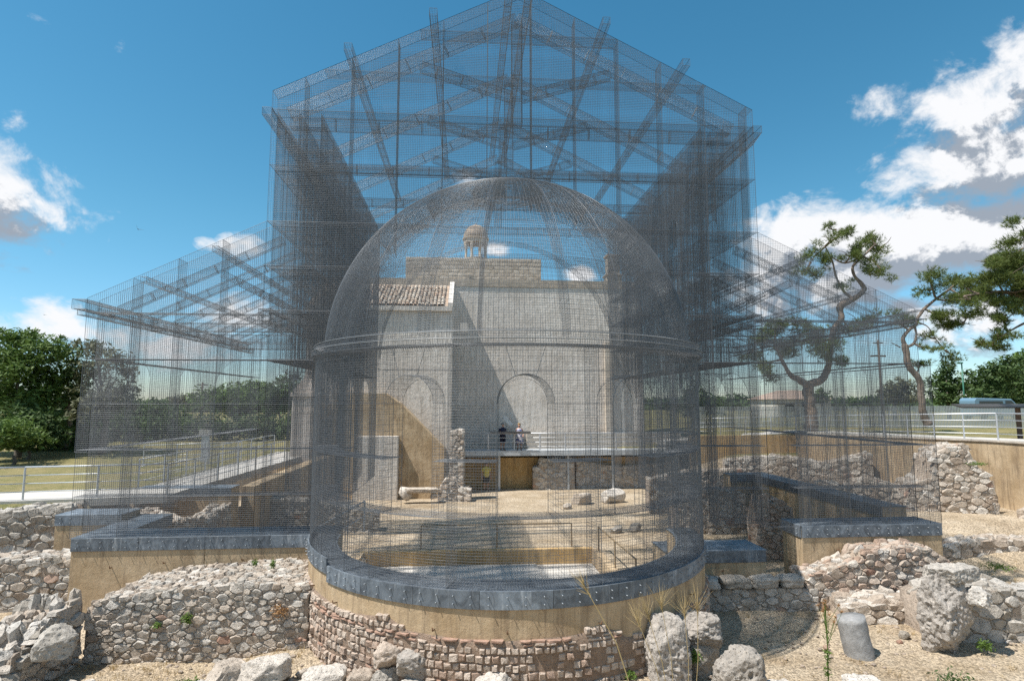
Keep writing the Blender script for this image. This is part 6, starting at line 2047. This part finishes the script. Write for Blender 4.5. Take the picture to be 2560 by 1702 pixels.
weed('second patch of bright grass above the dark wall stub', (-11.9, 18.9, 1.72), 300, .2, .5, leafy=False)
weed('weed by the foot of the curved masonry on the right', (2.9, 10.55, .22), 90, .12, .12)
weed('weed on the rubble heap top at the right', (18.6, 20.3, 2.7), 200, .14, .35)

SPOT = []


def dry_grass(label, tip, root, heads=1, awn=.16, dense=26):
    th = empty('dry_grass', root, label, 'grass', 'bleached grass ears close to the viewer')
    st, hd = MB(), MB()
    tip, root = Vector(tip), Vector(root)
    m = (tip + root) / 2 + Vector((.02, 0, .04))
    st.tube([root, m, tip], [.0032, .0028, .002], 5)
    d = (tip - m).normalized()
    for k in range(dense):
        b = tip + d * random.uniform(-.02, .05)
        q = b + (d + Vector((random.gauss(0, .45), random.gauss(0, .45), random.gauss(0, .3)))).normalized() * awn * random.uniform(.6, 1.1)
        hd.tube([b, q], [.0014, .0004], 3, False)
    for k in range(12):
        b = tip + d * (.006 * k - .03)
        hd.tube([b, b + d * .02 + Vector((random.gauss(0, .006), random.gauss(0, .006), 0))], [.004, .001], 4, False)
    link('stalk', st.mesh(), th, M['straw']); link('ear', hd.mesh(), th, M['straw'])


# the viewer's bank: ears rise from just below the frame
dry_grass('long bleached grass ear leaning in front of the apse band', atY(1470, 1480, 3.2), atY(1600, 1790, 3.0), awn=.12)
for i, (x, y, xr) in enumerate([(1622, 1545, 1680), (1600, 1565, 1670), (1655, 1520, 1690), (1712, 1540, 1720), (1744, 1530, 1735)]):
    dry_grass(['tuft of bleached grass ears before the porous upright, leftmost ear', 'drooping bleached ear at the left of the grass tuft', 'tallest bleached ear above the coping block', 'bleached ear left of the squat block', 'bleached ear right of the squat block'][i],
              atY(x, y, 5.0), atY(xr, 1800, 4.8), awn=.2, dense=34)


def thistle(label, root, h, nheads, spread=.25):
    th = empty('thistle', root, label, 'plant', 'tall dry thistles')
    st, hd = MB(), MB()
    root = Vector(root); top = root + Vector((.03, 0, h))
    st.tube([root, root + Vector((.02, 0, h * .5)), top], [.012, .009, .005], 6)
    lv = []
    for k in range(nheads):
        f = random.uniform(.45, .95); b = root + (top - root) * f
        a = random.uniform(0, 6.28); e = b + Vector((math.cos(a) * spread * random.random(), math.sin(a) * spread * random.random(), h * (1 - f) * random.uniform(.5, 1.1) + .05))
        st.tube([b, (b + e) / 2 + Vector((0, 0, -.02)), e], [.005, .004, .003], 5)
        for _ in range(16):
            d = Vector((random.gauss(0, 1), random.gauss(0, 1), random.gauss(.5, .8))).normalized()
            hd.tube([e, e + d * random.uniform(.03, .055)], [.008, .001], 4, False)
    for k in range(14):
        b = root + (top - root) * random.uniform(.1, .7); lv.append((tuple(b), (.07, .07, .03)))
    link('stem', st.mesh(), th, M['grass']); link('flower_head', hd.mesh(), th, M['thistle'])
    V, F = leaf_cloud(lv, 1200, .016, 3.0); link('leaf', npmesh(V, F), th, M['grass'])


thistle('tall thistle with rusty flower heads before the gravel', (6.4, 10.4, -.1), 1.5, 14, .3)
thistle('thin dry plant at the lower right corner', (11.3, 9.6, -.1), .9, 6, .15)
weed('dark green shrub at the lower edge right of the thistle', (8.3, 9.75, .1), 420, .4, .36, 'leaf_dark')

# withered grass tufts on the gravel and along the wall feet
sp_ = []
for k in range(700):
    x, y = random.uniform(4.4, 19), random.uniform(9.9, 17)
    if math.hypot(x - AX, y - AY) < 4.9 or (x < 12.8 and y > 14): continue
    if random.random() > .35 + .65 * (mnoise.noise(Vector((x * .5, y * .5, 2))) > .05): continue
    sp_.append((x, y, gz(x, y)))
for k in range(120):
    x, y = random.uniform(-8, -3), random.uniform(11.6, 12.9); sp_.append((x, y, gz(x, y)))
o = link('withered_grass', blades(sp_, 9, .09, .07, .004, 1.1), None, M['straw']); tag(o, 'withered grass sprinkled over the gravel', 'grass', None, 'stuff')
# pebbles and chips strewn over the dig
V, F, b = [], [], 0
src = variants('small', 'stone')[:6]
arrs = []
for me in src:
    a = np.zeros(len(me.vertices) * 3); me.vertices.foreach_get('co', a)
    f = np.zeros(len(me.polygons) * 3, np.int32); me.polygons.foreach_get('vertices', f)
    arrs.append((a.reshape(-1, 3), f.reshape(-1, 3)))
for k in range(1500):
    if random.random() < .6: x, y = random.uniform(4.5, 16), random.uniform(9.8, 14.5)
    else: x, y = random.uniform(-8, 4.5), random.uniform(9.6, 13)
    if math.hypot(x - AX, y - AY) < 4.8: continue
    s = .012 + .04 * random.random() ** 3
    a, f = arrs[k % 6]
    V.append(a * [s, s * .9, s * .6] + [x, y, gz(x, y) + s * .2]); F.append(f + b); b += len(a)
pb = link('pebbles', npmesh(np.concatenate(V), np.concatenate(F), 'pebbles', True), None, M['stone']); tag(pb, 'loose pebbles strewn over the gravel', 'pebbles', None, 'stuff')
